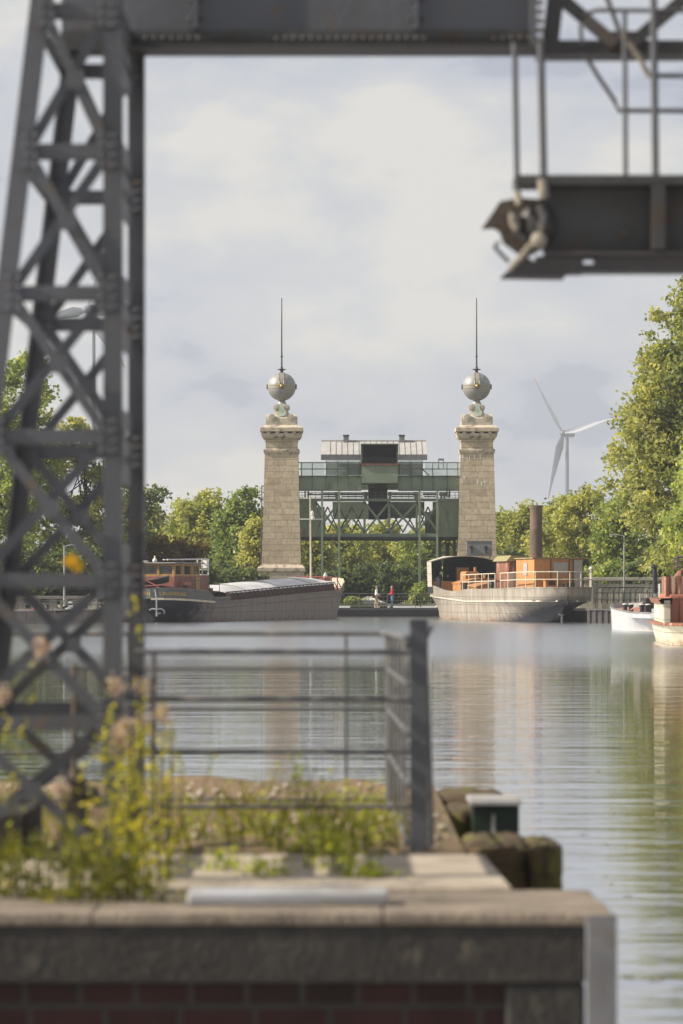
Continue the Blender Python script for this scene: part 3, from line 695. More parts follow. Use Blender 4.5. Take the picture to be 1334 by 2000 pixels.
sh = MB(); bx(sh, 719.5, 757, 944.2, 1014, D+2.2, 2.4); sh.build('gate_shaft', 'shaft_dark', t)
# machinery between the girders
mc_ = MB()
for a, b, py in ((630, 660, 964.5), (664, 715, 964.5), (762, 813, 964.5), (826, 852, 964.5), (600, 628, 965), (632, 660, 970), (668, 710, 970), (765, 808, 970), (828, 850, 970)):
    mc_.tube([P(a, py, D+3), P(b, py, D+3)], .09 if py < 968 else .06, 8)
for px in (658, 713, 716, 762, 811, 815, 862, 868):
    mc_.sphere(tuple(P(px, 965, D+3)), .2, 10, 7); bx(mc_, px-2, px+2, 966, 974, D+2.8, .4)
mc_.each('drive_shaft', 'machine', t)
fw = MB()
for px in (596, 602, 873, 878):
    c = P(px, 965, D+3); fw.tube([c-Vector((.06, 0, 0)), c+Vector((.06, 0, 0))], .3, 16)
fw.each('flywheel', 'red', t)
wr = MB()
for py in (961.5, 967, 971): wr.tube([P(584, py, D+.4), P(900, py, D+.4)], .025, 5)
for px in range(590, 900, 13): wr.tube([P(px, 974, D+.4), P(px, 961, D+.4)], .022, 5)
wr.build('lower_walkway_railing', 'liftgreen_dark', t)
# truss of the trough gate: front and rear
def truss(d, lo, nm, matn):
    ch = MB(); bx(ch, 585, 899, 973.5, 979, d, .35); bx(ch, 586, 898, 1042, 1048.5, d, .35)
    o = ch.build('truss_chord', matn, t)
    vv = MB()
    for px in (617, 662, 712, 760, 814, 857): bx(vv, px-2.2, px+2.2, 979, 1042, d+.03, .28)
    for a, b in ((617, 662), (662, 712), (712, 760), (760, 814), (814, 857)):
        vv.bar(P(a, 981, d+.12), P(b, 1041, d+.12), .17, .18); vv.bar(P(a, 1041, d+.2), P(b, 981, d+.2), .17, .18)
    vv.each('truss_brace', matn, o)
    return o
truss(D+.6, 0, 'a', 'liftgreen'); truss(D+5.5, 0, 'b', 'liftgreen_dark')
sp = MB(); bx(sp, 585, 617, 979, 1042, D+.7, .2); bx(sp, 857, 898, 979, 1042, D+.7, .2); spo = sp.each('side_plate', 'liftgreen', t)[0]
rv = MB()
for a, b in ((587, 615), (859, 896)):
    for px in np.linspace(a, b, 5):
        for py in range(982, 1042, 5): rv.sphere(tuple(P(px, py, D+.69)), .03, 5, 4)
rv.build('rivet', 'liftgreen_dark', spo)
bp_ = MB(); bx(bp_, 652, 719, 984, 1014, D+4.2, .15); bx(bp_, 757, 816, 980, 1012, D+4.2, .15); bx(bp_, 617, 636, 1008, 1042, D+4.6, .1); bx(bp_, 830, 857, 1000, 1042, D+4.6, .1); bp_.each('back_plate', 'liftgreen', t)
bp_ = MB(); bx(bp_, 650, 712, 980, 1009, D+6.6, .1); bx(bp_, 760, 829, 980, 1007, D+6.6, .1); bx(bp_, 845, 857, 980, 1020, D+6.6, .1); bx(bp_, 617, 634, 990, 1012, D+6.6, .1); bp_.each('rear_plate', 'liftgreen', t)
bp_ = MB()
for a, b in ((617, 640), (640, 662), (662, 687), (687, 712), (760, 787), (787, 814), (814, 836), (836, 857)):
    bp_.bar(P(a, 1040, D+3.2), P(b, 990, D+3.2), .12, .12); bp_.bar(P(a, 990, D+3.3), P(b, 1040, D+3.3), .10, .12)
bp_.each('inner_bracing', 'liftgreen_dark', t)
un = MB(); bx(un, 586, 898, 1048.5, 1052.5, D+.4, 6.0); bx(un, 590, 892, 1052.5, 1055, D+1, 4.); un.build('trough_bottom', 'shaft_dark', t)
for px in (629, 662.5, 819.5, 854):
    c1 = MB(); bx(c1, px-2.1, px+2.1, 958.6, 1180, D-.7, .24); c1.build('guide_column', 'liftgreen', t)
lg = MB(); bx(lg, 856, 861.5, 1055, 1180, D+2, .3); bx(lg, 885, 890.5, 1052, 1180, D+2, .3)
lg.bar(P(861, 1068, D+2.1), P(872, 1056, D+2.1), .12, .2).bar(P(885, 1070, D+2.1), P(876, 1056, D+2.1), .12, .2); bx(lg, 870, 878, 1060, 1180, D+4, .3); lg.each('guide_leg', 'iron', t)
lg = MB(); bx(lg, 585.5, 588.5, 1050, 1180, D+1, .3); lg.build('side_rail', 'iron', t)

# ================================================================== FOOTBRIDGE + GATE, PAVILION
DB = 300.0; ZD = Z(1187, DB)
t = thing('footbridge', 'dark steel footbridge with thin wire railing between the two moored hulls', 'footbridge', (X(745, DB), DB, 0))
mb = MB(); mb.box(-3.4, 8.2, DB-.6, DB+1.2, ZD-.16, ZD); mb.build('deck', 'iron', t)
mb = MB(); mb.box(-3.4, 8.2, DB-.46, DB-.30, .06, ZD-.165); mb.box(-3.4, 8.2, DB+.9, DB+1.05, .06, ZD-.165); wb = mb.build('web_girder', 'black', t)
mb = MB(); mb.box(-3.4, 8.2, DB-.75, DB-.1, -.02, .055); mb.build('lower_flange', 'rusty_steel', wb)
mb = MB()
for i in range(6):
    x = -3.0+i*2.2; mb.tube([(x, DB+1.1, ZD), (x, DB+1.1, ZD+1.1)], .03, 6)
for q in (.28, .56, .83, 1.1): mb.tube([(-3.4, DB+1.1, ZD+q), (8.2, DB+1.1, ZD+q)], .022 if q < 1 else .03, 6)
mb.build('railing', 'rail', t)
t = thing('pavilion', 'small pavilion with pale pitched roof seen below the footbridge railing', 'pavilion', (X(700, 322), 322, GZ))
d = 321.0
mb = MB(); mb.box(X(684, d), X(757, d), d+.4, d+4, GZ-.6, Z(1180.5, d)); mb.build('wall', 'pane_grey', t)
mb = MB(); a, b, c = P(681, 1181, d), P(762, 1181, d), P(721, 1165.5, d+2)
mb.add([a, b, b+Vector((0, 4.4, 0)), a+Vector((0, 4.4, 0)), P(716, 1165.5, d+2.2), P(727, 1165.5, d+2.2)], [(0, 1, 5, 4), (1, 2, 5), (2, 3, 4, 5), (3, 0, 4), (0, 3, 2, 1)])
rf_ = mb.build('roof', 'roofgreen', t)
mb = MB()
for q in (.1, .25, .4, .6, .75, .9):
    mb.bar(a.lerp(b, q)+Vector((0, -.02, .03)), P(716+11*q, 1165.2, d+2.2), .04, .04, up=(0, -1, 1))
mb.build('roof_rib', 'white', rf_)
mb = MB()
for q in (.1, .3, .5, .7, .9): mb.box(X(684+73*q, d)-.05, X(684+73*q, d)+.05, d+.3, d+.39, GZ-.6, Z(1181, d))
mb.each('post', 'white', t)

# ================================================================== PEOPLE
def skin(name, edges, joints, mat, parent, root=0, sub=2):
    """joints {key: (pos, radius)}; one continuous skinned surface"""
    keys = list(joints); me = bpy.data.meshes.new(name); org = ORG[parent.name] if parent else Vector((0, 0, 0))
    me.from_pydata([tuple(joints[k][0]) for k in keys], [(keys.index(a), keys.index(b)) for a, b in edges], [])
    o = bpy.data.objects.new(name, me); COL.objects.link(o)
    md = o.modifiers.new('skin', 'SKIN'); md.use_smooth_shade = True
    sd = o.modifiers.new('sub', 'SUBSURF'); sd.levels = sub; sd.render_levels = sub
    for i, k in enumerate(keys):
        r = joints[k][1]; r = (r, r) if not isinstance(r, tuple) else r
        v = me.skin_vertices[0].data[i]; v.radius = r; v.use_root = (i == root)
    me.materials.append(MT[mat])
    if parent: o.parent = parent
    ORG[o.name] = org
    return o

def person(label, loc, face, stride, top, legs, hair, bag=False, arms=None):
    """a standing adult; face = +1 looks right, -1 looks left"""
    t = thing('person', label, 'person', loc)
    f = face
    J = {'pelvis': ((0, 0, .93), (.13, .12)), 'waist': ((f*.01, 0, 1.08), (.12, .105)), 'chest': ((f*.01, 0, 1.28), (.145, .115)), 'neck0': ((f*.015, 0, 1.42), (.075, .075)),
         'neck': ((f*.035, 0, 1.48), .052), 'skull': ((f*.055, 0, 1.58), (.082, .075)), 'crown': ((f*.04, 0, 1.665), (.065, .06)),
         'nose': ((f*.145, 0, 1.56), .012), 'chin': ((f*.10, 0, 1.505), .032)}
    E = [('pelvis', 'waist'), ('waist', 'chest'), ('chest', 'neck0'), ('neck0', 'neck'), ('neck', 'skull'), ('skull', 'crown'), ('skull', 'nose'), ('skull', 'chin')]
    for s, nm in ((1, 'a'), (-1, 'b')):
        fx = stride*s*f
        J['hip'+nm] = ((0, s*.09, .88), .09); J['knee'+nm] = ((fx*.5+f*.02, s*.095, .48), .058); J['ank'+nm] = ((fx, s*.10, .09), .04)
        J['toe'+nm] = ((fx+f*.17, s*.11, .04), .036)
        E += [('pelvis', 'hip'+nm), ('hip'+nm, 'knee'+nm), ('knee'+nm, 'ank'+nm), ('ank'+nm, 'toe'+nm)]
        el, wr_ = arms[0 if s == 1 else 1]
        J['sho'+nm] = ((f*.0, s*.175, 1.36), .06); J['elb'+nm] = ((f*el[0], s*el[1], el[2]), .042); J['wri'+nm] = ((f*wr_[0], s*wr_[1], wr_[2]), .028)
        d = (Vector(J['wri'+nm][0])-Vector(J['elb'+nm][0])).normalized()
        palm = Vector(J['wri'+nm][0])+d*.06; J['palm'+nm] = (tuple(palm), .032)
        E += [('chest', 'sho'+nm), ('sho'+nm, 'elb'+nm), ('elb'+nm, 'wri'+nm), ('wri'+nm, 'palm'+nm)]
        side = d.cross(Vector((0, 1, 0))); side = side.normalized() if side.length > .1 else Vector((1, 0, 0))
        for q, (off, ln) in enumerate(((-.027, .062), (-.009, .075), (.009, .07), (.027, .055))):
            b0 = palm+side*off+d*.025; b1 = b0+d*ln*.55; b2 = b1+d*ln*.35+Vector((0, -s*.02, -.012))
            for m_, (pp, rr) in enumerate(((b0, .0095), (b1, .0088), (b2, .0078))): J[f'f{q}{m_}{nm}'] = (tuple(pp), rr)
            E += [('palm'+nm, f'f{q}0{nm}'), (f'f{q}0{nm}', f'f{q}1{nm}'), (f'f{q}1{nm}', f'f{q}2{nm}')]
        th0 = palm-side*.035-d*.01; th1 = th0-side*.02+d*.04
        J['t0'+nm] = (tuple(th0), .011); J['t1'+nm] = (tuple(th1), .009); E += [('palm'+nm, 't0'+nm), ('t0'+nm, 't1'+nm)]
    body = skin('body', E, J, 'skin', t)
    def grow(keys, g):
        return {k: (J[k][0], tuple(r+g for r in J[k][1]) if isinstance(J[k][1], tuple) else J[k][1]+g) for k in keys}
    kt = ['pelvis', 'waist', 'chest', 'neck0', 'shoa', 'elba', 'wria', 'shob', 'elbb', 'wrib']
    jt = grow(kt, .028); jt['pelvis'] = ((0, 0, .90), (.165, .15))
    skin('jacket', [('pelvis', 'waist'), ('waist', 'chest'), ('chest', 'neck0'), ('chest', 'shoa'), ('shoa', 'elba'), ('elba', 'wria'), ('chest', 'shob'), ('shob', 'elbb'), ('elbb', 'wrib')], jt, top, t)
    kl = ['pelvis', 'hipa', 'kneea', 'anka', 'hipb', 'kneeb', 'ankb']
    jl = grow(kl, .022)
    skin('trousers', [('pelvis', 'hipa'), ('hipa', 'kneea'), ('kneea', 'anka'), ('pelvis', 'hipb'), ('hipb', 'kneeb'), ('kneeb', 'ankb')], jl, legs, t)
    for nm in 'ab':
        a, b = Vector(J['ank'+nm][0]), Vector(J['toe'+nm][0])
        mbs = MB(); mbs.sphere(tuple(Vector(loc)+a.lerp(b, .45)-Vector((0, 0, .015))), .06, 10, 7, (2.1, .8, .85)); mbs.each('shoe', 'cloth_brown' if top == 'cloth_red' else 'white', t, smooth=True)
    mbs = MB(); c = Vector(loc)+Vector((f*.02, 0, 1.635)); mbs.sphere(tuple(c), .105, 14, 9, (1, .95, .85)); mbs.build('hair', hair, t, smooth=True)
    mbs = MB()
    for s in (1, -1): mbs.sphere(tuple(Vector(loc)+Vector((f*.123, s*.034, 1.585))), .013, 8, 5)
    mbs.each('eye', 'iron', t)
    mbs = MB(); mbs.sphere(tuple(Vector(loc)+Vector((f*.128, 0, 1.523))), .02, 8, 5, (.4, 1, .3)); mbs.build('mouth', 'red', t)
    mbs = MB()
    for s in (1, -1): mbs.sphere(tuple(Vector(loc)+Vector((f*.03, s*.085, 1.57))), .026, 8, 5, (1, .4, 1.3))
    mbs.each('ear', 'skin', t)
    if bag:
        mbs = MB(); mbs.box(loc[0]-f*.24-.09, loc[0]-f*.24+.12, loc[1]-.26, loc[1]-.13, loc[2]+.76, loc[2]+.96)
        mbs.build('shoulder_bag', 'cloth_brown', t, bevel=.03)
    return t
person('person in white hoodie and khaki trousers walking on the footbridge with a dark bag', (X(735, DB-.1), DB-.1, ZD), 1, .12, 'cloth_white', 'cloth_khaki', 'hair', bag=True,
       arms=(((.02, .24, 1.12), (.20, .20, 1.01)), ((.04, .24, 1.11), (.22, .2, 1.03))))
person('person in bright red jacket and blue jeans standing on the footbridge with hands together', (X(766, DB), DB, ZD), -1, .04, 'cloth_red', 'cloth_blue', 'hair',
       arms=(((.0, .25, 1.10), (.20, .06, 1.08)), ((.0, .25, 1.10), (.21, .07, 1.06))))

# ================================================================== SHIPS
class Ship:
    def __init__(s, S, B):
        s.S = Vector((S[0], S[1], 0)); B = Vector((B[0], B[1], 0)); s.L = (B-s.S).length
        s.a = (B-s.S).normalized(); s.n = Vector((s.a.y, -s.a.x, 0)); s.u = Vector((0, 0, 1))
    def W(s, l, t, z): return s.S+s.a*l+s.n*t+s.u*z
    def box(s, mb, l0, l1, t0, t1, z0, z1): return mb.fr(s.S, s.a, s.n, s.u, l0, l1, t0, t1, z0, z1)
    def hull(s, st, mat, parent, name='hull', npts=None):
        """stations (l, [(half, z) keel to rail])"""
        secs = []
        for l, pr in st:
            right = [s.W(l, h, z) for h, z in pr]; left = [s.W(l, -h, z) for h, z in pr]
            secs.append(left[::-1]+right)
        return MB().loft(secs).build(name, mat, parent, smooth=True)
    def strip(s, st, zf, hf, mat, parent, name, w=.06, h=.08, l0=0, l1=99, sides=(1, -1), n=40):
        """rubbing strake following the half-breadth function"""
        mb = MB()
        for sd in sides:
            pts = []
            for i in range(n+1):
                l = l0+(l1-l0)*i/n; pts.append(s.W(l, sd*hf(l), zf(l)))
            for p, q in zip(pts[:-1], pts[1:]): mb.bar(p, q+(q-p)*.02, w, h, up=(0, 0, 1))
        return mb.build(name, mat, parent)
def interp(tab):
    xs = [a for a, b in tab]; ys = [b for a, b in tab]
    return lambda x: float(np.interp(x, xs, ys))

# ---- the left cargo barge
s = Ship((-13.0, 254.6), (-0.75, 287.4))
bargeL = t = thing('cargo_barge', 'long brown-grey cargo barge with white hatch cover and red wheelhouse at the left bank', 'barge', (s.S.x, s.S.y, 0))
rail_z = interp([(0, 1.55), (3, 1.42), (6, 1.32), (10, 1.42), (20, 1.78), (31, 2.14), (35, 2.32)])
deck_h = interp([(-.3, .5), (0, 1.35), (.6, 2.0), (1.5, 2.4), (3, 2.6), (6, 2.65), (29, 2.65), (31.5, 2.3), (33.4, 1.5), (34.6, .6), (35, .06)])
wl_h = interp([(-.3, .0), (0, .02), (1.5, .05), (2.5, .5), (4, 1.5), (6, 2.4), (8, 2.6), (28, 2.6), (31, 1.9), (33, .9), (34.2, .2), (35, .02)])
st = []
for l in [-.3, 0, .3, .6, 1, 1.5, 2.2, 3, 4, 5, 6, 8, 11, 15, 20, 25, 28, 30, 31, 32, 33, 33.8, 34.4, 34.8, 35]:
    kz = 0.75 if l < .5 else max(-.5, .75-(l-.5)*.42); h0 = wl_h(l); h1 = deck_h(l); rz = rail_z(l)
    st.append((l, [(0.0, kz-.1), (h0*.96, kz), (h0+(h1-h0)*.25, kz+(rz-kz)*.4), (h0+(h1-h0)*.72, kz+(rz-kz)*.72), (h1, rz)]))
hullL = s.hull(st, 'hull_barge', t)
s.strip(st, lambda l: rail_z(l)-.02, lambda l: deck_h(l)+.02, 'cream', hullL, 'rubbing_strake', .08, .13, -.3, 5.6)
s.strip(st, lambda l: rail_z(l)-.02, lambda l: deck_h(l)+.02, 'hull_brown', hullL, 'gunwale', .10, .09, 5.6, 34.6)
s.strip(st, lambda l: rail_z(l)-.42, lambda l: deck_h(l)*.985+.02, 'iron', hullL, 'plate_seam', .05, .05, 4.5, 33)
# stern bulwark above the strake
bz = interp([(-.3, 2.22), (0, 2.22), (2, 2.14), (4.4, 2.02), (5.0, 1.82), (5.6, 1.58), (8.2, 1.62), (8.6, 1.36)])
secs = []
for l in [-.3, 0, .3, .6, 1, 1.5, 2.2, 3, 4, 4.5, 5, 5.6, 7, 8.2, 8.6]:
    secs.append((l, [(deck_h(l), rail_z(l)), (deck_h(l)+.05, bz(l)), (deck_h(l)-.03, bz(l)+.005), (deck_h(l)-.07, rail_z(l))]))
mb = MB()
for sd in (1, -1): mb.loft([[s.W(l, sd*h, z) for h, z in pr] for l, pr in secs])
mb.loft([[s.W(-.3, q*deck_h(-.3), z) for z in (rail_z(-.3), 2.22)] for q in (-1, -.3, .3, 1)])
blw = mb.build('bulwark', 'bulwark_grey', t)
s.strip(st, lambda l: bz(l)+.03, lambda l: deck_h(l)+.02, 'plate', blw, 'bulwark_cap', .1, .05, -.3, 8.4)
mb = MB(); secs = [[s.W(l, -deck_h(l)+.05, rail_z(l)-.03), s.W(l, 0, rail_z(l)+.02), s.W(l, deck_h(l)-.05, rail_z(l)-.03)] for l in np.linspace(-.2, 34.8, 60)]
mb.loft(secs).build('deck', 'cabinred', t)
# names in yellow on the stern: each letter follows the curve of the bulwark
def lettering(txt, pos, size, par):
    """pos(i) -> (point on the plating, outward normal) of letter i; one mesh for the word"""
    bm = bmesh.new(); org = ORG[par.name]
    for i, chr_ in enumerate(txt):
        cu = bpy.data.curves.new('letter', 'FONT'); cu.body = chr_; cu.size = size; cu.extrude = .006; cu.align_x = 'CENTER'; cu.resolution_u = 3
        o = bpy.data.objects.new('letter', cu); COL.objects.link(o)
        dg = bpy.context.evaluated_depsgraph_get(); me = bpy.data.meshes.new_from_object(o.evaluated_get(dg))
        p, nrm = pos(i); nrm = Vector((nrm.x, nrm.y, 0)).normalized(); ax = Vector((-nrm.y, nrm.x, 0))
        m = Matrix((ax, Vector((0, 0, 1)), nrm)).transposed().to_4x4(); m.translation = p+nrm*.025-org
        me.transform(m); bm.from_mesh(me)
        bpy.data.objects.remove(o); bpy.data.curves.remove(cu); bpy.data.meshes.remove(me)
    me = bpy.data.meshes.new('lettering'); bm.to_mesh(me); bm.free(); me.materials.append(MT['gold_letter'])
    o = bpy.data.objects.new('lettering', me); COL.objects.link(o); o.parent = par; ORG[o.name] = org
    return o
_tab = np.linspace(-.3, 3.2, 400); _pts = [s.W(l, deck_h(l)+.05, 0) for l in _tab]
_arc = np.concatenate([[0], np.cumsum([(b-a).length for a, b in zip(_pts[:-1], _pts[1:])])])
def on_quarter(d):
    l = float(np.interp(d, _arc, _tab)); a, b = s.W(l-.06, deck_h(l-.06), 0), s.W(l+.06, deck_h(l+.06), 0); ax = (b-a).normalized()
    return l, Vector((ax.y, -ax.x, 0))
def pos1(i):
    l, n_ = on_quarter(.62+i*.232); return s.W(l, deck_h(l)+.05, (rail_z(l)+bz(l))/2-.10), n_
lettering('LAUENBURG', pos1, .33, blw)
def pos2(i): return s.W(-.3, -.45+i*.27, 1.75), -s.a
lettering('TIAN', pos2, .36, blw)
# deckhouse and wheelhouse (set a little to port)
s.S = s.S-s.n*.5
mb = MB(); s.box(mb, 2.0, 6.4, -1.75, 1.75, 1.45, 3.05); s.box(mb, 6.4, 8.0, -1.75, 1.75, 1.45, 3.12); dh = mb.build('deckhouse', 'cabinred', t, bevel=.03)
mb = MB(); s.box(mb, 1.94, 2.0, .2, 1.0, 1.5, 2.4); s.box(mb, 3.0, 3.9, 1.75, 1.80, 1.9, 2.45); mb.each('window', 'black', dh)
mb = MB(); s.box(mb, 2.85, 4.05, 1.75, 2.1, 2.45, 2.65); s.box(mb, 2.85, 2.95, 1.75, 1.86, 1.7, 2.45); s.box(mb, 3.95, 4.05, 1.75, 1.86, 1.7, 2.45); mb.build('porch_hood', 'pinkred', dh)
mb = MB(); s.box(mb, 5.6, 6.3, 1.75, 1.79, 1.5, 3.0); mb.build('door', 'varnish', dh)
wh = MB()
for l, tt in [(2.1, -1.65), (2.1, -.55), (2.1, .55), (2.1, 1.65), (3.3, 1.65), (3.6, 1.65), (4.9, 1.65), (5.2, 1.65), (6.3, 1.65), (6.3, -1.65), (4.2, -1.65), (6.3, 0)]:
    s.box(wh, l-.09, l+.09, tt-.09, tt+.09, 3.05, 3.86)
s.box(wh, 2.02, 6.38, -1.73, 1.73, 3.05, 3.18); s.box(wh, 2.02, 6.38, -1.73, 1.73, 3.74, 3.86)
who = wh.build('wheelhouse_frame', 'varnish', t)
mb = MB(); s.box(mb, 2.09, 2.11, -1.6, 1.6, 3.18, 3.74); s.box(mb, 2.2, 6.2, 1.64, 1.66, 3.18, 3.74); s.box(mb, 2.2, 6.2, -1.66, -1.64, 3.18, 3.74); s.box(mb, 6.29, 6.31, -1.6, 1.6, 3.18, 3.74); mb.each('window_pane', 'window', who)
mb = MB(); s.box(mb, 2.8, 3.4, -.7, .9, 3.1, 3.55); mb.build('steering_console', 'varnish', who)
mb = MB(); s.box(mb, 1.7, 6.7, -1.95, 1.95, 3.87, 3.97); wr_ = mb.build('wheelhouse_roof', 'plate', t, bevel=.03)
mb = MB(); mb.sphere(tuple(s.W(3.2, -.2, 4.1)), .16, 10, 7); mb.tube([s.W(3.2, -.2, 3.97), s.W(3.2, -.2, 4.42)], .05, 8); s.box(mb, 2.6, 3.0, -1.1, -.6, 3.97, 4.1); mb.build('roof_lamp', 'white', wr_, smooth=True)
mb = MB()
for tt in (1.2, 1.7): mb.tube([s.W(2.5, tt*.6, 4.15), s.W(8.1, tt, 4.22)], .05, 6)
for l, tt in ((6.9, 1.7), (8.0, 1.7), (8.0, .9)): mb.tube([s.W(l, tt, 3.1), s.W(l, tt, 4.2)], .05, 6)
for z in (3.15, 3.5): mb.tube([s.W(6.9, 1.7, z), s.W(8.0, 1.7, z), s.W(8.0, .9, z)], .035, 6)
s.box(mb, 7.7, 7.9, 1.3, 1.7, 3.6, 4.15); mb.build('awning_frame', 'white', t)
s.S = s.S+s.n*.5
# hatch cover
cz = lambda l: rail_z(l)+.60
mb = MB()
for sd in (1, -1):
    for l0, l1 in zip(np.arange(9.2, 30, 1.6), np.arange(10.8, 31.6, 1.6)):
        mb.prism([s.W(l0, sd*2.15, rail_z(l0)), s.W(l1, sd*2.15, rail_z(l1)), s.W(l1, sd*2.05, cz(l1)), s.W(l0, sd*2.05, cz(l0))], s.n*(-sd*.06))
coam = mb.build('hatch_coaming', 'hatchred', t)
mb = MB()
for sd in (1, -1):
    for l in np.arange(9.2, 31.4, .8):
        mb.bar(s.W(l, sd*2.42, rail_z(l)), s.W(l, sd*2.10, cz(l)), .07, .06)
    for l0 in np.arange(9.2, 30.5, 1.6): mb.bar(s.W(l0, sd*2.3, rail_z(l0)+.24), s.W(l0+1.6, sd*2.3, rail_z(l0+1.6)+.24), .03, .04)
mb.each('coaming_stay', 'hatchred', coam)
mb = MB(); secs = []
for l in np.linspace(9.2, 31.0, 30):
    e_ = min(1, (31.0-l)/2.5, (l-9.2)/1.0+.2)
    secs.append([s.W(l, tt, cz(l)-.10*(abs(tt) > 2.1)+.40*(1-(tt/2.15)**2)*max(e_, .1)+random.uniform(-.012, .012)) for tt in (-2.2, -2.15, -1.5, -.75, 0, .75, 1.5, 2.15, 2.2)])
mb.loft(secs).build('hatch_cover', 'tarp', t, smooth=True)
mb = MB()
for l in (12.4, 18.8, 25.2): mb.tube([s.W(l, tt, cz(l)+.40*(1-(tt/2.15)**2)+.03) for tt in np.linspace(-2.12, 2.12, 9)], .02, 5)
mb.build('cover_rope', 'old_rope', coam)
# bow: bulwark plates, winch, mast
mb = MB()
zb = interp([(30.5, 2.12), (31.2, 2.6), (33, 2.95), (35, 3.05)])
for sd in (1, -1):
    mb.loft([[s.W(l, sd*(deck_h(l)-.02), rail_z(l)), s.W(l, sd*(deck_h(l)+.06), zb(l)), s.W(l, sd*(deck_h(l)-.02), zb(l)), s.W(l, sd*(max(deck_h(l)-.10, .0)), rail_z(l))] for l in (31.2, 31.8, 32.5, 33.2, 33.8, 34.4, 34.8, 35)])
mb.each('bow_bulwark', 'cream', t)
mb = MB(); c = s.W(31.6, -.6, 2.75)
for tt in (-1.3, -.6, .1): mb.tube([s.W(31.6, tt-.09, 2.85), s.W(31.6, tt+.09, 2.85)], .34, 14)
mb.tube([s.W(31.6, -1.7, 2.85), s.W(31.6, .9, 2.85)], .11, 8); s.box(mb, 31.2, 32.0, -1.5, .5, 2.1, 2.6); s.box(mb, 30.9, 31.3, .6, 1.3, 2.2, 3.0)
mb.tube([s.W(31.2, -1.4, 3.1), s.W(31.2, 1.9, 3.06)], .05, 6); mb.tube([s.W(31.2, 1.9, 2.1), s.W(31.2, 1.9, 3.06)], .05, 6)
mb.build('anchor_winch', 'red', t, smooth=True)
ml = X(607, 280)
mastb = P(607.5, 1130, 283.0)
mb = MB(); mb.tube([mastb-Vector((0, 0, .8)), P(606, 968, 283)], .085, 8, r1=.055); mast = mb.build('mast', 'cream', t)
mb = MB(); mb.tube([P(586, 1014, 283), P(630, 1014, 283)], .04, 6); mb.each('crosstree', 'white', mast)
mb = MB(); mb.sphere(tuple(P(610, 1004, 282.9)), .13, 8, 6, (1, .5, 2)); mb.sphere(tuple(P(611, 1012, 282.9)), .15, 8, 6, (1, .5, 1)); mb.build('pennant', 'white', mast)
mb = MB(); mb.tube([P(650, 1130, 284), P(650, 968, 284.2)], .015, 4); mb.tube([P(607, 970, 283), P(662, 1140, 286)], .008, 4); mb.build('rigging', 'iron', t)
mb = MB(); mb.lathe(tuple(P(635.5, 1131, 285)), [(.14, 0), (.16, .1), (.14, .32), (.08, .36), (.1, .42), (.02, .5)], 10); mb.build('bow_lamp', 'white', t)
# anchors on the stern
for px in (306, 251):
    dz = 253.4 if px > 300 else 253.9
    mb = MB(); mb.tube([P(px, 1172, dz), P(px, 1204, dz)], .07, 6); mb.tube([P(px-15, 1192, dz), P(px-9, 1189, dz), P(px, 1190, dz-.1), P(px+9, 1189, dz), P(px+15, 1193, dz)], .06, 6)
    mb.tube([P(px+15, 1193, dz), P(px+15, 1199, dz)], .05, 6); mb.tube([P(px-1, 1200, dz), P(px+8, 1197, dz)], .06, 6); mb.build('anchor', 'fascia', t)
mb = MB(); mb.tube([P(298, 1152, 254), P(303, 1152, 254), P(306, 1172, 253.6)], .05, 6); mb.build('anchor_davit', 'fascia', t)
mb = MB(); mb.tube([s.W(.2, -1.2, 2.2), s.W(.2, -.4, 2.9), s.W(.2, .5, 2.5), s.W(.2, 1., 2.2)], .05, 6); mb.tube([s.W(-.1, -1.2, 2.3), s.W(-.1, 1.2, 2.45)], .04, 6); mb.build('stern_hoop', 'red', t)
mb = MB(); s.box(mb, 8.6, 9.1, .6, 1.1, 1.4, 2.25); mb.tube([s.W(8.3, 1.9, 1.4), s.W(8.3, 1.9, 2.5), s.W(8.3, -1, 2.5)], .04, 6); mb.build('engine_box', 'iron', t)
mb = MB(); mb.tube([s.W(6.5, 1.85, 2.6), s.W(6.8, 1.85, 2.0), s.W(7.6, 1.8, 1.9), s.W(8.0, 1.85, 2.0)], .03, 6); mb.tube([s.W(2.3, 1.86, 2.78), s.W(6.6, 1.86, 2.72)], .03, 6); mb.build('hand_line', 'iron', t)
# dinghy across the stern
t = thing('dinghy', 'small dark green dinghy slung across the stern of the barge', 'dinghy', tuple(s.W(1.2, -.6, 2.6)))
secs = []
for q in np.linspace(-1, 1, 13):
    tt = -.75+2.0*q; h = .62*(1-abs(q)**2.4)+.02; sh = 2.75+.33*abs(q)**2.2; kz = 2.42+.26*abs(q)**3
    secs.append([s.W(1.1-h, tt, sh), s.W(1.1-h*.8, tt, (sh+kz)/2), s.W(1.1, tt, kz), s.W(1.1+h*.8, tt, (sh+kz)/2), s.W(1.1+h, tt, sh)])
dg = MB().loft(secs).build('hull', 'green_box', t, smooth=True)
mb = MB()
for k_ in (0, -1):
    for p, q in zip(secs[:-1], secs[1:]): mb.bar(p[k_], q[k_], .05, .07, up=(0, 0, 1))
mb.build('gunwale', 'plate', dg)
mb = MB(); mb.bar(s.W(.7, -1.2, 2.72), s.W(1.5, -1.2, 2.72), .2, .04, up=(0, 0, 1)); mb.bar(s.W(.7, -.1, 2.72), s.W(1.5, -.1, 2.72), .2, .04, up=(0, 0, 1)); mb.each('thwart', 'varnish', t)

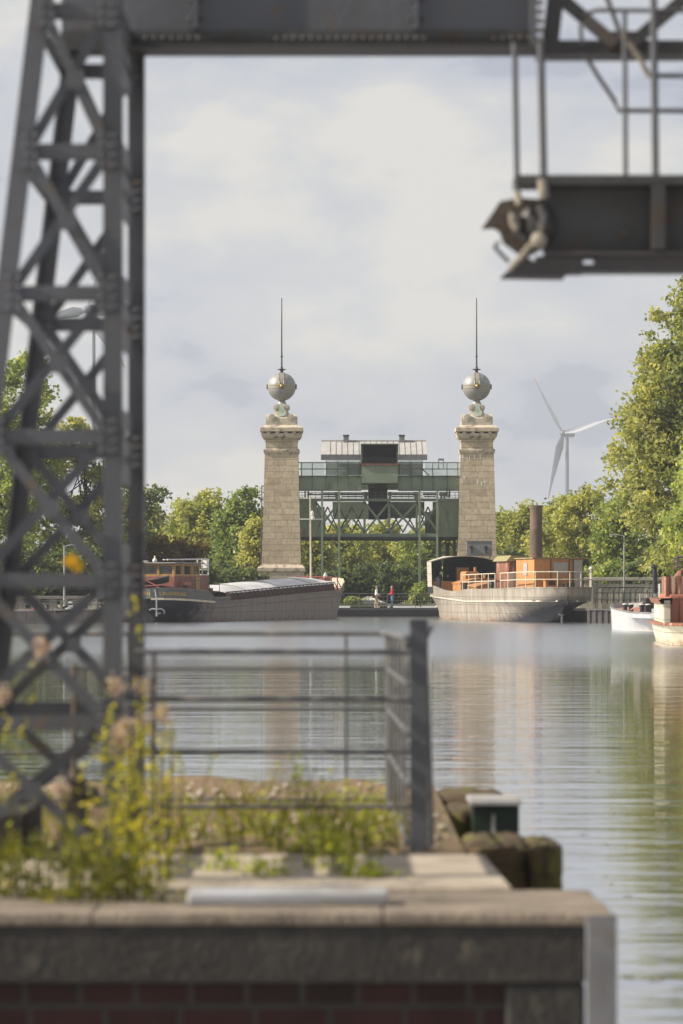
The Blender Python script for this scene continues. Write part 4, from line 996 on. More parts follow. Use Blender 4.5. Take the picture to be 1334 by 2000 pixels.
# ---- the ochre tug on the right
s = Ship((14.65, 251.5), (7.45, 284.4))
tug = t = thing('tugboat', 'weathered pale tugboat with ochre deckhouse, tall brown funnel and dark bow shelter', 'tugboat', (s.S.x, s.S.y, 0))
rail_z = interp([(0, 2.32), (3, 2.30), (8, 2.24), (14, 2.20), (18, 2.16), (18.4, 1.98), (22, 2.05), (26, 2.4), (30, 2.62), (33.4, 2.75)])
deck_h = interp([(-.66, 0), (-.6, .45), (-.35, 1.0), (0, 1.5), (.8, 2.05), (2, 2.42), (4, 2.55), (22, 2.55), (26, 2.48), (29, 2.2), (31.5, 1.4), (32.8, .6), (33.4, .05)])
kn_h = interp([(-.66, 0), (-.6, .4), (-.35, .92), (0, 1.4), (.8, 1.92), (2, 2.3), (4, 2.48), (22, 2.5), (26, 2.4), (29, 2.05), (31.5, 1.2), (32.8, .45), (33.4, .03)])
wl_h = interp([(-.6, 0), (1.0, .02), (2.0, .1), (3, .28), (4.5, .75), (6.5, 1.5), (9, 2.15), (13, 2.42), (23, 2.4), (27, 1.7), (30, .75), (32, .2), (32.8, .04), (33.4, .02)])
st = []
for l in [-.66, -.6, -.5, -.35, -.15, 0, .4, .8, 1.4, 2, 3, 4, 5, 6.5, 8, 10, 13, 17, 20, 23, 25, 27, 28.5, 30, 31, 31.8, 32.4, 32.9, 33.2, 33.4]:
    rz = rail_z(l); kz = 1.38-.004*l if l < 17 else 1.33+.03*(l-17)
    kl = 1.25 if l < 0 else max(-.6, 1.22-.62*l); hw = wl_h(l); hk = kn_h(l)
    st.append((l, [(0, kl-.05), (hw*.9, kl), (hw+(hk-hw)*.18, kl+(kz-kl)*.40), (hw+(hk-hw)*.55, kl+(kz-kl)*.75), (hk, kz), (hk+.03, kz+.02), (deck_h(l), rz), (max(deck_h(l)-.10, 0), rz), (max(deck_h(l)-.12, 0), 1.8)]))
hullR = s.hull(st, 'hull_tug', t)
s.strip(st, lambda l: (1.38-.004*l if l < 17 else 1.33+.03*(l-17))+.02, lambda l: kn_h(l)+.03, 'hull_pale', hullR, 'rubbing_strake', .07, .09, -.5, 32.8)
mb = MB(); mb.loft([[s.W(l, -max(deck_h(l)-.11, 0), 1.86), s.W(l, 0, 1.93), s.W(l, max(deck_h(l)-.11, 0), 1.86)] for l in np.linspace(-.3, 33, 50)]).build('deck', 'orange_deck', t)
# rudder head at the stern
mb = MB(); s.box(mb, .7, .9, -.05, .05, -.2, .55); s.box(mb, .5, .9, -.22, .06, .47, .55); mb.build('rudder', 'fascia', t)
# bow shelter: raised bulwark, dark inside, pale outside
wb0 = 27.0
def bowsec(l, inset):
    h = interp([(26.6, 2.46), (29, 2.25), (31.2, 1.6), (32.6, .85), (33.6, .05)])(l)-inset; h = max(h, 0)
    return h
zt = interp([(27, 4.17), (33.6, 4.19)])
lsb = [26.8, 27.2, 27.5, 28.4, 29.3, 30.2, 31, 31.8, 32.4, 33, 33.4, 33.6]
mb = MB()
for sd in (1, -1): mb.loft([[s.W(l, sd*bowsec(l, 0), 2.35), s.W(l, sd*(bowsec(l, 0)+.06), zt(l))] for l in lsb])
bb = mb.build('bow_shelter', 'hull_pale', t, smooth=True)
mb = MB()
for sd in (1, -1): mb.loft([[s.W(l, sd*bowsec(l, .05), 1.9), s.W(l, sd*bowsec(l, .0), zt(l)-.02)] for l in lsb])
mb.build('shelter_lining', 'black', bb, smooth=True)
# roof of the shelter: cambered, open towards the stern
rfz = lambda l, q: zt(l)+.42*(1-q*q)
mb = MB(); mb.loft([[s.W(l, q*(bowsec(l, 0)+.10), rfz(l, q)) for q in (-1, -.75, -.5, -.25, 0, .25, .5, .75, 1)] for l in lsb])
mb.loft([[s.W(26.78, q*2.56, rfz(26.8, q)+dz) for dz in (.015, -.05)] for q in np.linspace(-1, 1, 13)])
mb.build('shelter_roof', 'cream', bb)
mb = MB(); mb.loft([[s.W(l, q*(bowsec(l, 0)+.04), rfz(l, q)-.05) for q in (-1, -.75, -.5, -.25, 0, .25, .5, .75, 1)] for l in lsb]); mb.build('roof_underside_shade', 'black', bb)  # black sheet paints the shaded underside of the roof
mb = MB(); s.box(mb, 27.2, 27.3, -2.25, 2.25, 1.9, 2.75); mb.build('shelter_screen', 'orange', bb)
mb = MB(); s.box(mb, 28.2, 28.5, -.25, .65, 2.7, 3.75); mb.build('locker', 'orange', t)
mb = MB(); mb.sphere(tuple(s.W(28, -1.5, 3.35)), .12, 10, 7); mb.sphere(tuple(s.W(28.3, -.9, 3.12)), .07, 8, 5); mb.build('shelter_lamp', 'white', t)
mb = MB(); mb.tube([s.W(26.9, -2.4, 2.75), s.W(28, -1.5, 3.2)], .03, 5); mb.tube([s.W(26.9, 2.3, 2.75), s.W(28, .9, 3.1)], .03, 5); mb.each('mooring_line', 'old_rope', t)
# companion hood, cambered coamings
def hood(mb, l0, l1, t0, t1, z0, z1, r):
    pts = [(t0, z0), (t1, z0), (t1, z1-r)]+[(t1-r+r*math.cos(R(a)), z1-r+r*math.sin(R(a))) for a in (15, 35, 55, 75, 90)]+[(t0+r-r*math.cos(R(a)), z1-r+r*math.sin(R(a))) for a in (90, 75, 55, 35, 15)]+[(t0, z1-r)]
    return mb.prism([s.W(l0, a, b) for a, b in pts], s.a*(l1-l0))
mb = MB(); hood(mb, 23.6, 25.2, -.75, .25, 1.9, 3.45, .2); mb.build('companion_hood', 'orange', t)
def camber(l0, l1, tw, z0, z1, cr):
    mb = MB(); n = 12
    pts = [(-tw, z0)]+[(-tw+2*tw*i/n, z1+cr*(1-(2*i/n-1)**2)) for i in range(n+1)]+[(tw, z0)]
    mb.prism([s.W(l0, a, b) for a, b in pts], s.a*(l1-l0)); c_ = mb.build('coaming', 'orange', t)
    mb = MB()
    for i in range(n):
        a0, b0 = -tw*1.03+2.06*tw*i/n, z1+cr*(1-(2*i/n-1)**2); a1, b1 = -tw*1.03+2.06*tw*(i+1)/n, z1+cr*(1-(2*(i+1)/n-1)**2)
        mb.prism([s.W(l0-.08, a0, b0+.01), s.W(l0-.08, a1, b1+.01), s.W(l0-.08, a1, b1+.07), s.W(l0-.08, a0, b0+.07)], s.a*(l1-l0+.16))
    mb.build('coaming_lid', 'orange', c_)
camber(21.0, 23.4, 1.75, 1.9, 2.55, .34); camber(16.5, 20.2, 1.75, 1.9, 2.3, .30)
for l, tt in ((26.0, -2.15), (18.6, -2.1)):
    mb = MB()
    for q in (-.14, .14): mb.tube([s.W(l+q*2, tt, 1.9), s.W(l+q*2, tt, 2.60 if l < 20 else 3.0)], .12, 10)
    mb.each('bollard', 'black', t)
mb = MB(); mb.tube([s.W(21.5, .1, 1.9), s.W(21.5, .1, 3.2)], .09, 8); mb.tube([s.W(24.6, .2, 3.4), s.W(24.6, .2, 3.75)], .1, 8); mb.build('vent_pipe', 'orange', t)
# aft deckhouse
mb = MB(); s.box(mb, 3.0, 7.6, -1.30, 2.1, 1.9, 4.20); dh = mb.build('deckhouse', 'orange', t, bevel=.04)
mb = MB(); s.box(mb, 2.9, 7.8, -1.42, 2.5, 4.205, 4.27); mb.build('deckhouse_roof', 'mossroof', dh)
mb = MB(); s.box(mb, 2.95, 2.99, .05, 1.0, 3.2, 3.95); s.box(mb, 4.6, 5.6, -1.34, -1.305, 3.1, 3.9); mb.each('window_shutter', 'pane_grey', dh)
mb = MB(); s.box(mb, 2.94, 2.99, 1.45, 2.0, 1.95, 4.1); mb.build('door', 'pane_grey', dh)
mb = MB()
for tt in (-.15, 1.12, 1.38, 2.07): s.box(mb, 2.95, 2.995, tt-.03, tt+.03, 1.95, 4.18)
mb.each('corner_strip', 'rusty_steel', dh)
mb = MB(); s.box(mb, 2.3, 2.9, -.7, .15, 1.9, 2.75); s.box(mb, 2.2, 2.95, -.75, .2, 2.75, 2.82); mb.build('skylight_box', 'orange', t)
mb = MB(); s.box(mb, 2.25, 2.32, -.5, -.05, 2.45, 2.68); mb.build('skylight_pane', 'black', t)
mb = MB(); s.box(mb, 1.9, 2.6, .6, 1.2, 2.3, 2.6); s.box(mb, 1.7, 2.4, .3, 1.3, 2.0, 2.2); mb.tube([s.W(2, 1.0, 2.1), s.W(2, 1.9, 2.2)], .1, 8); mb.build('deck_gear', 'iron', t)
mb = MB(); s.box(mb, 7.9, 11.2, -1.75, -.4, 1.9, 4.05); ah = mb.build('galley_house', 'rustred', t)
mb = MB(); s.box(mb, 7.86, 7.9, -1.1, -.42, 1.95, 3.3); mb.build('door', 'black', ah)
mb = MB(); s.box(mb, 7.86, 7.90, -1.72, -1.12, 1.95, 3.28); mb.build('lower_panel', 'hull_pale', ah)
mb = MB(); mb.prism([s.W(7.7, -1.95, 4.06), s.W(7.7, 1.2, 4.06), s.W(7.7, 1.0, 4.35), s.W(7.7, -1.6, 4.45)], s.a*3.7); mb.build('galley_roof', 'mossroof', ah)
fb = s.W(6.2, -.28, 4.27)
mb = MB(); mb.lathe(tuple(fb), [(.46, 0), (.45, .1), (.44, .15), (.425, 1.9), (.43, 1.92), (.43, 1.96), (.42, 1.98), (.41, 3.3), (.43, 3.32), (.44, 3.52), (.37, 3.53), (.36, 3.2)], 26); mb.build('funnel', 'funnel', t, smooth=True)
# railings round the aft deck
def rails(pts, hs, r, post_every, mat, par, name='railing'):
    mb = MB()
    for h in hs: mb.tube([p+Vector((0, 0, h)) for p in pts], r, 6)
    for p in pts: mb.tube([p, p+Vector((0, 0, max(hs)))], r*1.1, 6)
    return mb.build(name, mat, par)
pl = [s.W(l, -(deck_h(l)-.06), rail_z(l)) for l in (17.6, 15.8, 14., 12.2, 10.4, 8.6)]
rails(pl, (.5, 1.0), .035, 1, 'cream', t)
pl = [s.W(l, -(deck_h(l)-.06), rail_z(l)) for l in (7.2, 5.2, 3.2, 1.6, .6)]+[s.W(-.3, -.6, 2.32), s.W(-.42, .2, 2.32), s.W(-.25, 1.0, 2.32), s.W(.6, 1.85, 2.31), s.W(1.8, 2.3, 2.3)]
rails(pl, (.5, 1.0), .035, 1, 'cream', t)
mb = MB(); mb.sphere(tuple(s.W(1.9, 2.3, 3.55)), .12, 10, 7); mb.tube([s.W(1.9, 2.3, 2.3), s.W(1.9, 2.3, 3.5)], .04, 6); mb.build('stern_lamp', 'white', t)
mb = MB(); mb.tube([s.W(10.5, -2., 1.9), s.W(10.5, -2., 2.9)], .1, 8); s.box(mb, 11.5, 12.5, -2.0, -1.3, 1.9, 2.8); mb.build('deck_winch', 'iron', t)

# ---- white boat
s = Ship((16.7, 194.5), (16.0, 212.5))
t = thing('white_boat', 'white-grey motor boat moored between the tug and the rust-red boat', 'boat', (s.S.x, s.S.y, 0))
rail_z = interp([(0, .98), (4, 1.02), (10, 1.15), (18, 1.42)])
deck_h = interp([(-.35, .2), (0, .95), (.8, 1.45), (2, 1.72), (12, 1.75), (15.5, 1.3), (17.3, .6), (18, .05)])
wl_h = interp([(-.35, 0), (.8, .05), (2, .6), (3.5, 1.25), (5, 1.62), (12, 1.70), (15.5, 1.15), (17.5, .3), (18, .02)])
st = []
for l in [-.35, -.2, 0, .4, .8, 1.4, 2, 3, 4, 5, 7, 9, 12, 14, 15.5, 16.5, 17.3, 17.8, 18]:
    rz = rail_z(l); kz = rz-.28; kl = .6 if l < .2 else max(-.5, .6-.4*l); hw, hd = wl_h(l), deck_h(l)
    st.append((l, [(0, kl-.05), (hw*.95, kl), (hw+(hd-hw)*.2, kl+(kz-kl)*.45), (hw+(hd-hw)*.6, kl+(kz-kl)*.8), (hd, kz), (hd+.02, rz), (max(hd-.07, 0), rz), (max(hd-.08, 0), .7)]))
hw_ = s.hull(st, 'hull_white', t)
s.strip(st, lambda l: rail_z(l), lambda l: deck_h(l)+.03, 'plate', hw_, 'rubbing_strake', .07, .07, -.3, 17.8)
mb = MB(); mb.loft([[s.W(l, -max(deck_h(l)-.08, 0), .84+.02*l), s.W(l, max(deck_h(l)-.08, 0), .84+.02*l)] for l in np.linspace(-.3, 17.8, 30)]).build('deck', 'pinkred', t)
mb = MB()
for l, tt in ((.9, .5), (1.6, -1.15), (6.5, -1.45)):
    for q in (-.16, .16): mb.lathe(tuple(s.W(l, tt+q, .86)), [(.11, 0), (.11, .42), (.14, .44), (.14, .5), (.05, .52)], 12)
mb.each('bollard', 'black', t)
mb = MB()
for l, tt in ((.9, .5), (1.6, -1.15), (6.5, -1.45)):
    for q in (-.16, .16): mb.lathe(tuple(s.W(l, tt+q, 1.385)), [(.14, 0), (.13, .03), (.02, .05)], 12)
mb.each('bollard_cap', 'white', t)
mb = MB()
for l, tt in ((5.5, -.9), (5.0, -.6), (4.6, -.25), (4.2, .1), (3.9, .5)):
    s.box(mb, l, l+.12, tt-.07, tt+.07, .85, 1.95)
mb.each('timber_post', 'palestone', t)
mb = MB(); s.box(mb, 3.2, 5.6, -.9, .75, .85, 1.72); mb.build('wheel_screen', 'black', t)
mb = MB(); mb.bar(s.W(7, -1.5, .95), s.W(4.4, -.8, 1.6), .06, .06); mb.build('deck_prop', 'palestone', t)
mb = MB(); secs = []
for q in np.linspace(-1, 1, 11):
    tt = .55+1.5*q; h = .5*(1-abs(q)**3)+.03
    secs.append([s.W(.4-h, tt, 1.0), s.W(.4-h, tt, 1.12+.05*q*q), s.W(.4, tt, 1.24-.05*q*q), s.W(.4+h, tt, 1.12)])
mb.loft(secs).build('stern_locker', 'hull_white', t, smooth=True)
mb = MB(); s.box(mb, 2.0, 4.5, 1.0, 1.6, .9, 1.9); ct = mb.build('cabin', 'hull_white', t)
mb = MB(); s.box(mb, 1.93, 4.6, .95, 1.65, 1.9, 1.95); mb.build('cabin_roof', 'roofgreen', ct)
mb = MB(); s.box(mb, 1.96, 1.99, 1.1, 1.3, 1.2, 1.65); mb.build('cabin_window', 'iron', ct)
mb = MB(); mb.tube([P(1279, 1165, 204), P(1279, 1106, 204)], .13, 10); mb.sphere(tuple(P(1276, 1106, 203.9)), .13, 8, 6); mb.build('mast_post', 'black', t)
mb = MB(); mb.tube([s.W(2.2, .9, 1.1), s.W(2.0, .9, 2.0), s.W(2.4, 1.6, 2.3)], .02, 5); mb.tube([P(1288, 1172, 200), P(1288, 1140, 200)], .05, 6); mb.build('stay_wire', 'white', t)

# ---- rust-red boat at the right edge
s = Ship((14.5, 147.0), (15.55, 168.0))
t = thing('rusty_boat', 'rust-red boat with stained cream hull, cut off by the right picture edge', 'boat', (s.S.x, s.S.y, 0))
deck_h = interp([(-.75, .1), (-.6, .7), (-.3, 1.2), (.2, 1.6), (1, 1.95), (2.5, 2.15), (14, 2.2), (19, 1.2), (21, .05)])
wl_h = interp([(-.75, 0), (-.3, .05), (.4, .7), (1.4, 1.4), (3, 1.8), (14, 1.95), (19, .8), (21, .02)])
st = []
for l in [-.75, -.68, -.6, -.45, -.3, 0, .2, .6, 1, 1.6, 2.5, 4, 7, 11, 14, 17, 19, 20.3, 21]:
    hw, hd = wl_h(l), deck_h(l); kl = .55 if l < -.5 else max(-.4, .3-.6*l)
    st.append((l, [(0, kl-.04), (hw, kl), (hw+(hd-hw)*.3, kl+(.78-kl)*.4), (hw+(hd-hw)*.75, kl+(.78-kl)*.8), (hd, .78)]))
hr_ = s.hull(st, 'hull_cream', t)
mb = MB()
for sd in (1, -1):
    ls = list(np.linspace(-.75, 20.9, 50))
    mb.loft([[s.W(l, sd*(deck_h(l)-.02), .76), s.W(l, sd*(deck_h(l)+.12), .78), s.W(l, sd*(deck_h(l)+.10), .88), s.W(l, sd*max(deck_h(l)-.16, 0), .90)] for l in ls])
mb.build('rail_flange', 'rustred', hr_)
mb = MB(); mb.loft([[s.W(l, -max(deck_h(l)-.1, 0), .84), s.W(l, max(deck_h(l)-.1, 0), .84)] for l in np.linspace(-.7, 20.5, 40)]).build('deck', 'rustred', t)
s.S = s.S-s.n*.5+s.a*1.1
mb = MB(); s.box(mb, .6, 14, -1.35, 1.9, .84, 1.98); cab = mb.build('cabin', 'pinkred', t, bevel=.03)
mb = MB(); s.box(mb, .1, .6, -1.6, -1.36, .84, 1.75); s.box(mb, .55, 12, -1.62, -1.36, .84, 1.75); mb.build('cabin_side', 'hull_cream', t)
mb = MB()
for tt in (-1.0, -.3, .4, 1.1): s.box(mb, .56, .6, tt-.03, tt+.03, .9, 1.9)
s.box(mb, .54, .6, -1.37, 1.9, 1.80, 1.86); mb.each('panel_strip', 'rustred', cab)
mb = MB(); mb.loft([[s.W(.0+l, -1.72-.12*q, z) for q, z in ((1, 1.82), (0, 1.62))]+[s.W(.0+l, -1.3, 1.60), s.W(.0+l, -1.3, 1.84), s.W(l, -1.72-.12, 1.82)] for l in (0, 12)]); mb.build('side_ledge', 'rustred', t)
mb = MB(); s.box(mb, .9, 6, -1.5, 1.5, 1.985, 2.68)
for i in range(14): s.box(mb, .86, .9, -1.5+i*.22, -1.5+i*.22+.12, 1.99, 2.66)
mb.build('tank', 'rustred', t)
mb = MB(); mb.prism([s.W(1.2, a, b) for a, b in ((-1.1, 2.685), (1.3, 2.685), (1.3, 3.05), (-.5, 3.05), (-.85, 2.95))], s.a*3.5); mb.build('wheelhouse_base', 'rustred', t)
mb = MB()
for z in (3.08, 3.28, 3.45): mb.tube([s.W(1.3, -1.05, z), s.W(1.1, -.3, z), s.W(1.1, .6, z), s.W(1.3, 1.3, z)], .03, 6); mb.tube([s.W(4.3, -1.05, z), s.W(4.3, 1.3, z)], .03, 6); mb.tube([s.W(1.3, -1.05, z), s.W(4.3, -1.05, z)], .03, 6)
for l, tt in ((1.3, -1.05), (1.1, -.3), (1.1, .1), (1.1, .6), (1.3, 1.3), (4.3, -1.05), (2.6, -1.05), (4.3, .2)): mb.tube([s.W(l, tt, 2.95), s.W(l, tt, 3.47)], .03, 6)
mb.build('rail_cage', 'rusty_steel', t)
s.S = s.S+s.n*.5-s.a*1.1
mb = MB()
for i in range(6): mb.tube([s.W(-.35+.02*i, -.9+.13*i, .9), s.W(-.2, -.85+.13*i, 1.0), s.W(-.1, -.9+.13*i, .9)], .03, 6)
mb.build('rope_coil', 'old_rope', t)

# ================================================================== RIGHT BANK FURNITURE
t = thing('stone_balustrade', 'pale stone balustrade wall with openings running along the right bank below the trees', 'balustrade', (X(1230, 262), 264, GZ))
d = 266.0
zt_, zb_ = Z(1128, d), GZ-.05
mb = MB(); mb.box(X(1130, d), X(1362, d), d-.35, d+.35, zt_-.22, zt_); mb.build('coping', 'palestone', t, bevel=.03)
mb = MB(); mb.box(X(1130, d), X(1362, d), d-.2, d+.2, zb_, Z(1141, d)); mb.box(X(1130, d), X(1157, d), d-.19, d+.19, Z(1141, d), zt_-.225); mb.build('wall', 'palestone', t)
mb = MB()
for px in (1157, 1171, 1216, 1263, 1310, 1345): mb.box(X(px-4, d), X(px+4, d), d-.26, d+.26, zb_, zt_-.225)
mb.each('pier', 'palestone', t)
mb = MB()
for px in (1190, 1199, 1208, 1238, 1254, 1263, 1275, 1281, 1290, 1298): mb.lathe((X(px, d), d, Z(1141, d)), [(.10, 0), (.13, .14), (.08, .3), (.09, zt_-.225-Z(1141, d))], 10)
mb.each('baluster', 'palestone', t, smooth=True)
t = thing('guard_fence', 'black iron fence with bent tops on the sheet piling behind the white boat', 'fence', (X(1200, 251), 251, GZ))
d = 251.5; mb = MB()
fp = []
for i, px in enumerate((1163, 1175, 1186, 1197, 1208, 1218, 1230, 1241, 1252, 1263, 1275)):
    b_ = P(px, 1178, d+i*.25); tp = P(px+1, 1153, d+i*.25); bt = P(px+6.5, 1147.5, d+i*.25)
    mb.tube([b_, tp, bt], .05, 6); fp.append(bt)
fo = mb.each('post', 'iron', t)
mb = MB(); mb.tube(fp, .04, 6)
for q in (.25, .8): mb.tube([P(1163, 1178-q*25, d), P(1275, 1178-q*25, d+2.5)], .03, 6)
mb.tube([fp[-1], P(1300, 1180, d+2)], .045, 6); mb.build('rail', 'iron', t)
t = thing('light_railing', 'pale grey railing on the right bank between the balustrade and the black fence', 'railing', (X(1240, 258), 258, GZ))
mb = MB(); d = 258.
for px in range(1160, 1345, 8): mb.tube([P(px, 1180, d), P(px, 1147, d)], .03 if (px-1160) % 40 else .05, 6)
mb.tube([P(1158, 1147, d), P(1345, 1147, d)], .04, 6); mb.tube([P(1158, 1168, d), P(1345, 1168, d)], .03, 6); mb.each('rail_bars', 'palestone', t)
def lamp_post(px, y0, y1, d, arm, label):
    t = thing('street_lamp', label, 'street lamp', (X(px, d), d, GZ), 'slim lamp posts on the banks')
    MB().tube([(X(px, d), d, GZ), P(px, y1, d)], .075, 10, r1=.05).build('pole', 'steelpost', t)
    mb = MB(); mb.tube([P(px, y1+1.5, d), P(px+arm*.35, y1-.5, d)], .035, 6); mb.build('arm', 'steelpost', t)
    mb = MB(); a = P(px+arm*.3, y1-1, d); b = P(px+arm, y1-2, d); mb.bar(a, b, .28, .08, up=(0, 0, 1)); mb.build('lamp_head', 'steelpost', t, bevel=.03)
    return t
lamp_post(1219, 1145, 1046, 259.5, -29, 'slim grey lamp post with head pointing left, in front of the right trees')
lamp_post(125.5, 1205, 1066, 251, 24, 'slim grey lamp post with head pointing right, on the left bank behind the crane lattice')

# ================================================================== LEFT BANK FURNITURE
d = 258.0
t = thing('stone_parapet', 'low stone parapet with openings on the left bank, seen through the crane lattice', 'parapet', (X(130, d), d, GZ))
mb = MB(); mb.box(X(-60, d), X(232, d), d-.3, d+.3, Z(1170, d), Z(1164, d)); mb.build('coping', 'quaystone', t, bevel=.03)
mb = MB()
for px in (-50, -20, 10, 40, 70, 105, 121, 128, 140, 148, 156, 163, 185, 205, 225): mb.box(X(px-(8 if px in (105, 148, 225, 40) else 3), d), X(px+(6 if px in (105, 148, 225, 40) else 3), d), d-.2, d+.2, GZ-.1, Z(1170, d)-.003)
mb.each('baluster', 'quaystone', t)
mb = MB(); mb.box(X(172, d), X(192, d), d-.45, d+.45, GZ-.1, Z(1160, d)); mb.build('end_pier', 'palestone', t, bevel=.05)
d = 250.0
t = thing('pipe_railing', 'long grey pipe railing in front of the left bank parapet', 'railing', (X(110, d), d, GZ))
mb = MB()
for py in (1165.5, 1173.5, 1181): mb.tube([P(-70, py, d), P(196, py, d)], .03, 6)
for px in (-40, -5, 35, 77, 132, 190): mb.tube([(X(px, d), d, GZ), P(px, 1164.5, d)], .035, 6)
mb.each('rail_pipes', 'rail', t)
d = 247.5
t = thing('barrier_gate', 'short grey barred barrier at the edge of the left quay', 'barrier', (X(60, d), d, GZ))
mb = MB()
for py in (1178, 1197): mb.tube([P(28, py, d), P(104, py, d)], .035, 6)
for px in range(30, 106, 6): mb.tube([P(px, 1198, d), P(px, 1178, d)], .018 if px not in (30, 48, 102) else .04, 6)
mb.each('bars', 'rail', t)
t = thing('bollard', 'squat rusty mooring bollard on the edge of the left quay', 'bollard', tuple(P(69, 1212, 245)))
b0 = P(69, 1213, 245); b0.z = GZ+.05
MB().lathe(tuple(b0), [(.30, 0), (.28, .06), (.17, .1), (.17, .28), (.26, .34), (.26, .42), (.1, .46)], 14).build('bollard_body', 'red', t, smooth=True)
t = thing('planter_wall', 'low dark red brick planter on the left quay beside the scooter', 'planter', (X(122, 248.5), 248.5, GZ))
MB().box(X(103, 248.5), X(142, 248.5), 248.5, 249.3, GZ-.05, Z(1196, 248.5)).build('brick_wall', 'brick', t)
# scooter: white body, dark seat and wheels
d = 249.8
t = thing('motor_scooter', 'white motor scooter parked behind the railing on the left bank', 'scooter', (X(136, d), d, GZ))
mb = MB()
for px in (128, 141): mb.lathe((0, 0, 0), [(.01, 0)], 4) if False else mb.tube([P(px, 1190, d-.06), P(px, 1190, d+.06)], .24, 16)
mb.each('wheel', 'black', t)
mb = MB(); mb.prism([P(a, b, d-.13) for a, b in ((126, 1189), (131, 1187), (134, 1186), (138, 1182), (143, 1181), (143, 1187), (139, 1190), (131, 1191))], (0, .26, 0)); mb.bar(P(128, 1188, d), P(123, 1177, d), .1, .12); mb.build('body', 'white', t, bevel=.03)
mb = MB(); mb.bar(P(133, 1180, d), P(142, 1179, d), .1, .26, up=(0, 1, 0)); mb.build('seat', 'black', t); 
mb = MB(); mb.tube([P(123, 1176.5, d-.28), P(123, 1176.5, d+.28)], .03, 6); mb.sphere(tuple(P(121.5, 1177.5, d)), .1, 8, 6); mb.build('handlebar', 'iron', t)
mb = MB(); mb.prism([P(a, b, d-.14) for a, b in ((134, 1175), (141, 1175.5), (142, 1178.5), (134, 1178.5))], (0, .28, 0)); mb.build('top_box', 'white', t, bevel=.02)

# ================================================================== WIND TURBINES
def turbine(px, hy, d, angs, blade, label, yaw):
    base = (X(px, d), d, -2); hub = P(px, hy, d)
    t = thing('wind_turbine', label, 'wind turbine', base, 'wind turbines on the horizon')
    k = d/FPX
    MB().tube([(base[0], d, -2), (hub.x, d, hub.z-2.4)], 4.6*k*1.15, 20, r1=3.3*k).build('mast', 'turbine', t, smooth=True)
    fx = Vector((-math.cos(yaw), -math.sin(yaw), 0)); side = Vector((-fx.y, fx.x, 0)); up = Vector((0, 0, 1))
    c = hub
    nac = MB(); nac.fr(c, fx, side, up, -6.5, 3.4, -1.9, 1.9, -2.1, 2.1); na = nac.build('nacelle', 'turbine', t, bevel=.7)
    nac = MB(); nac.sphere(tuple(c-fx*2.5+up*2.5), .8, 10, 7); nac.build('beacon', 'white', na, smooth=True)
    hc = c+fx*4.6
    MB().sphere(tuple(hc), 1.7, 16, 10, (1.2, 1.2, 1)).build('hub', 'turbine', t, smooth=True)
    for a in angs:
        ra = R(a); sd_ = side if side.x > 0 else -side
        dr = up*math.sin(ra)+sd_*math.cos(ra); ed = dr.cross(fx).normalized()
        secs = []
        for q in np.linspace(0, 1, 16):
            ch = np.interp(q, [0, .04, .2, .6, 1], [1.7, 1.8, 4.0, 2.2, .35])*.62; th = np.interp(q, [0, .1, .3, 1], [1.4, .9, .4, .06])*.5
            o = hc+dr*(blade*q)-fx*(0.6*q*q*3.5)
            tw = R(35*(1-q)+4); e1 = ed*math.cos(tw)+fx*math.sin(tw); e2 = dr.cross(e1)
            secs.append([o+e1*ch*math.cos(w)+e2*th*math.sin(w) for w in np.linspace(0, 2*math.pi, 9)[:-1]])
        n_ = 13
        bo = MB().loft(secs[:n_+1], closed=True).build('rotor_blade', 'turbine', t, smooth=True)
        MB().loft(secs[n_:], closed=True).build('blade_tip', 'turbine_red', bo, smooth=True)
    return t
turbine(1107.5, 847, 2500., (123.3, 12.5, 252.7), 44.7, 'white wind turbine on the right, seen between the right tower and the tall tree', R(52))
turbine(183, 606, 1600., (67, 187, 307), 31., 'wind turbine mostly hidden behind the crane leg on the left', R(55))

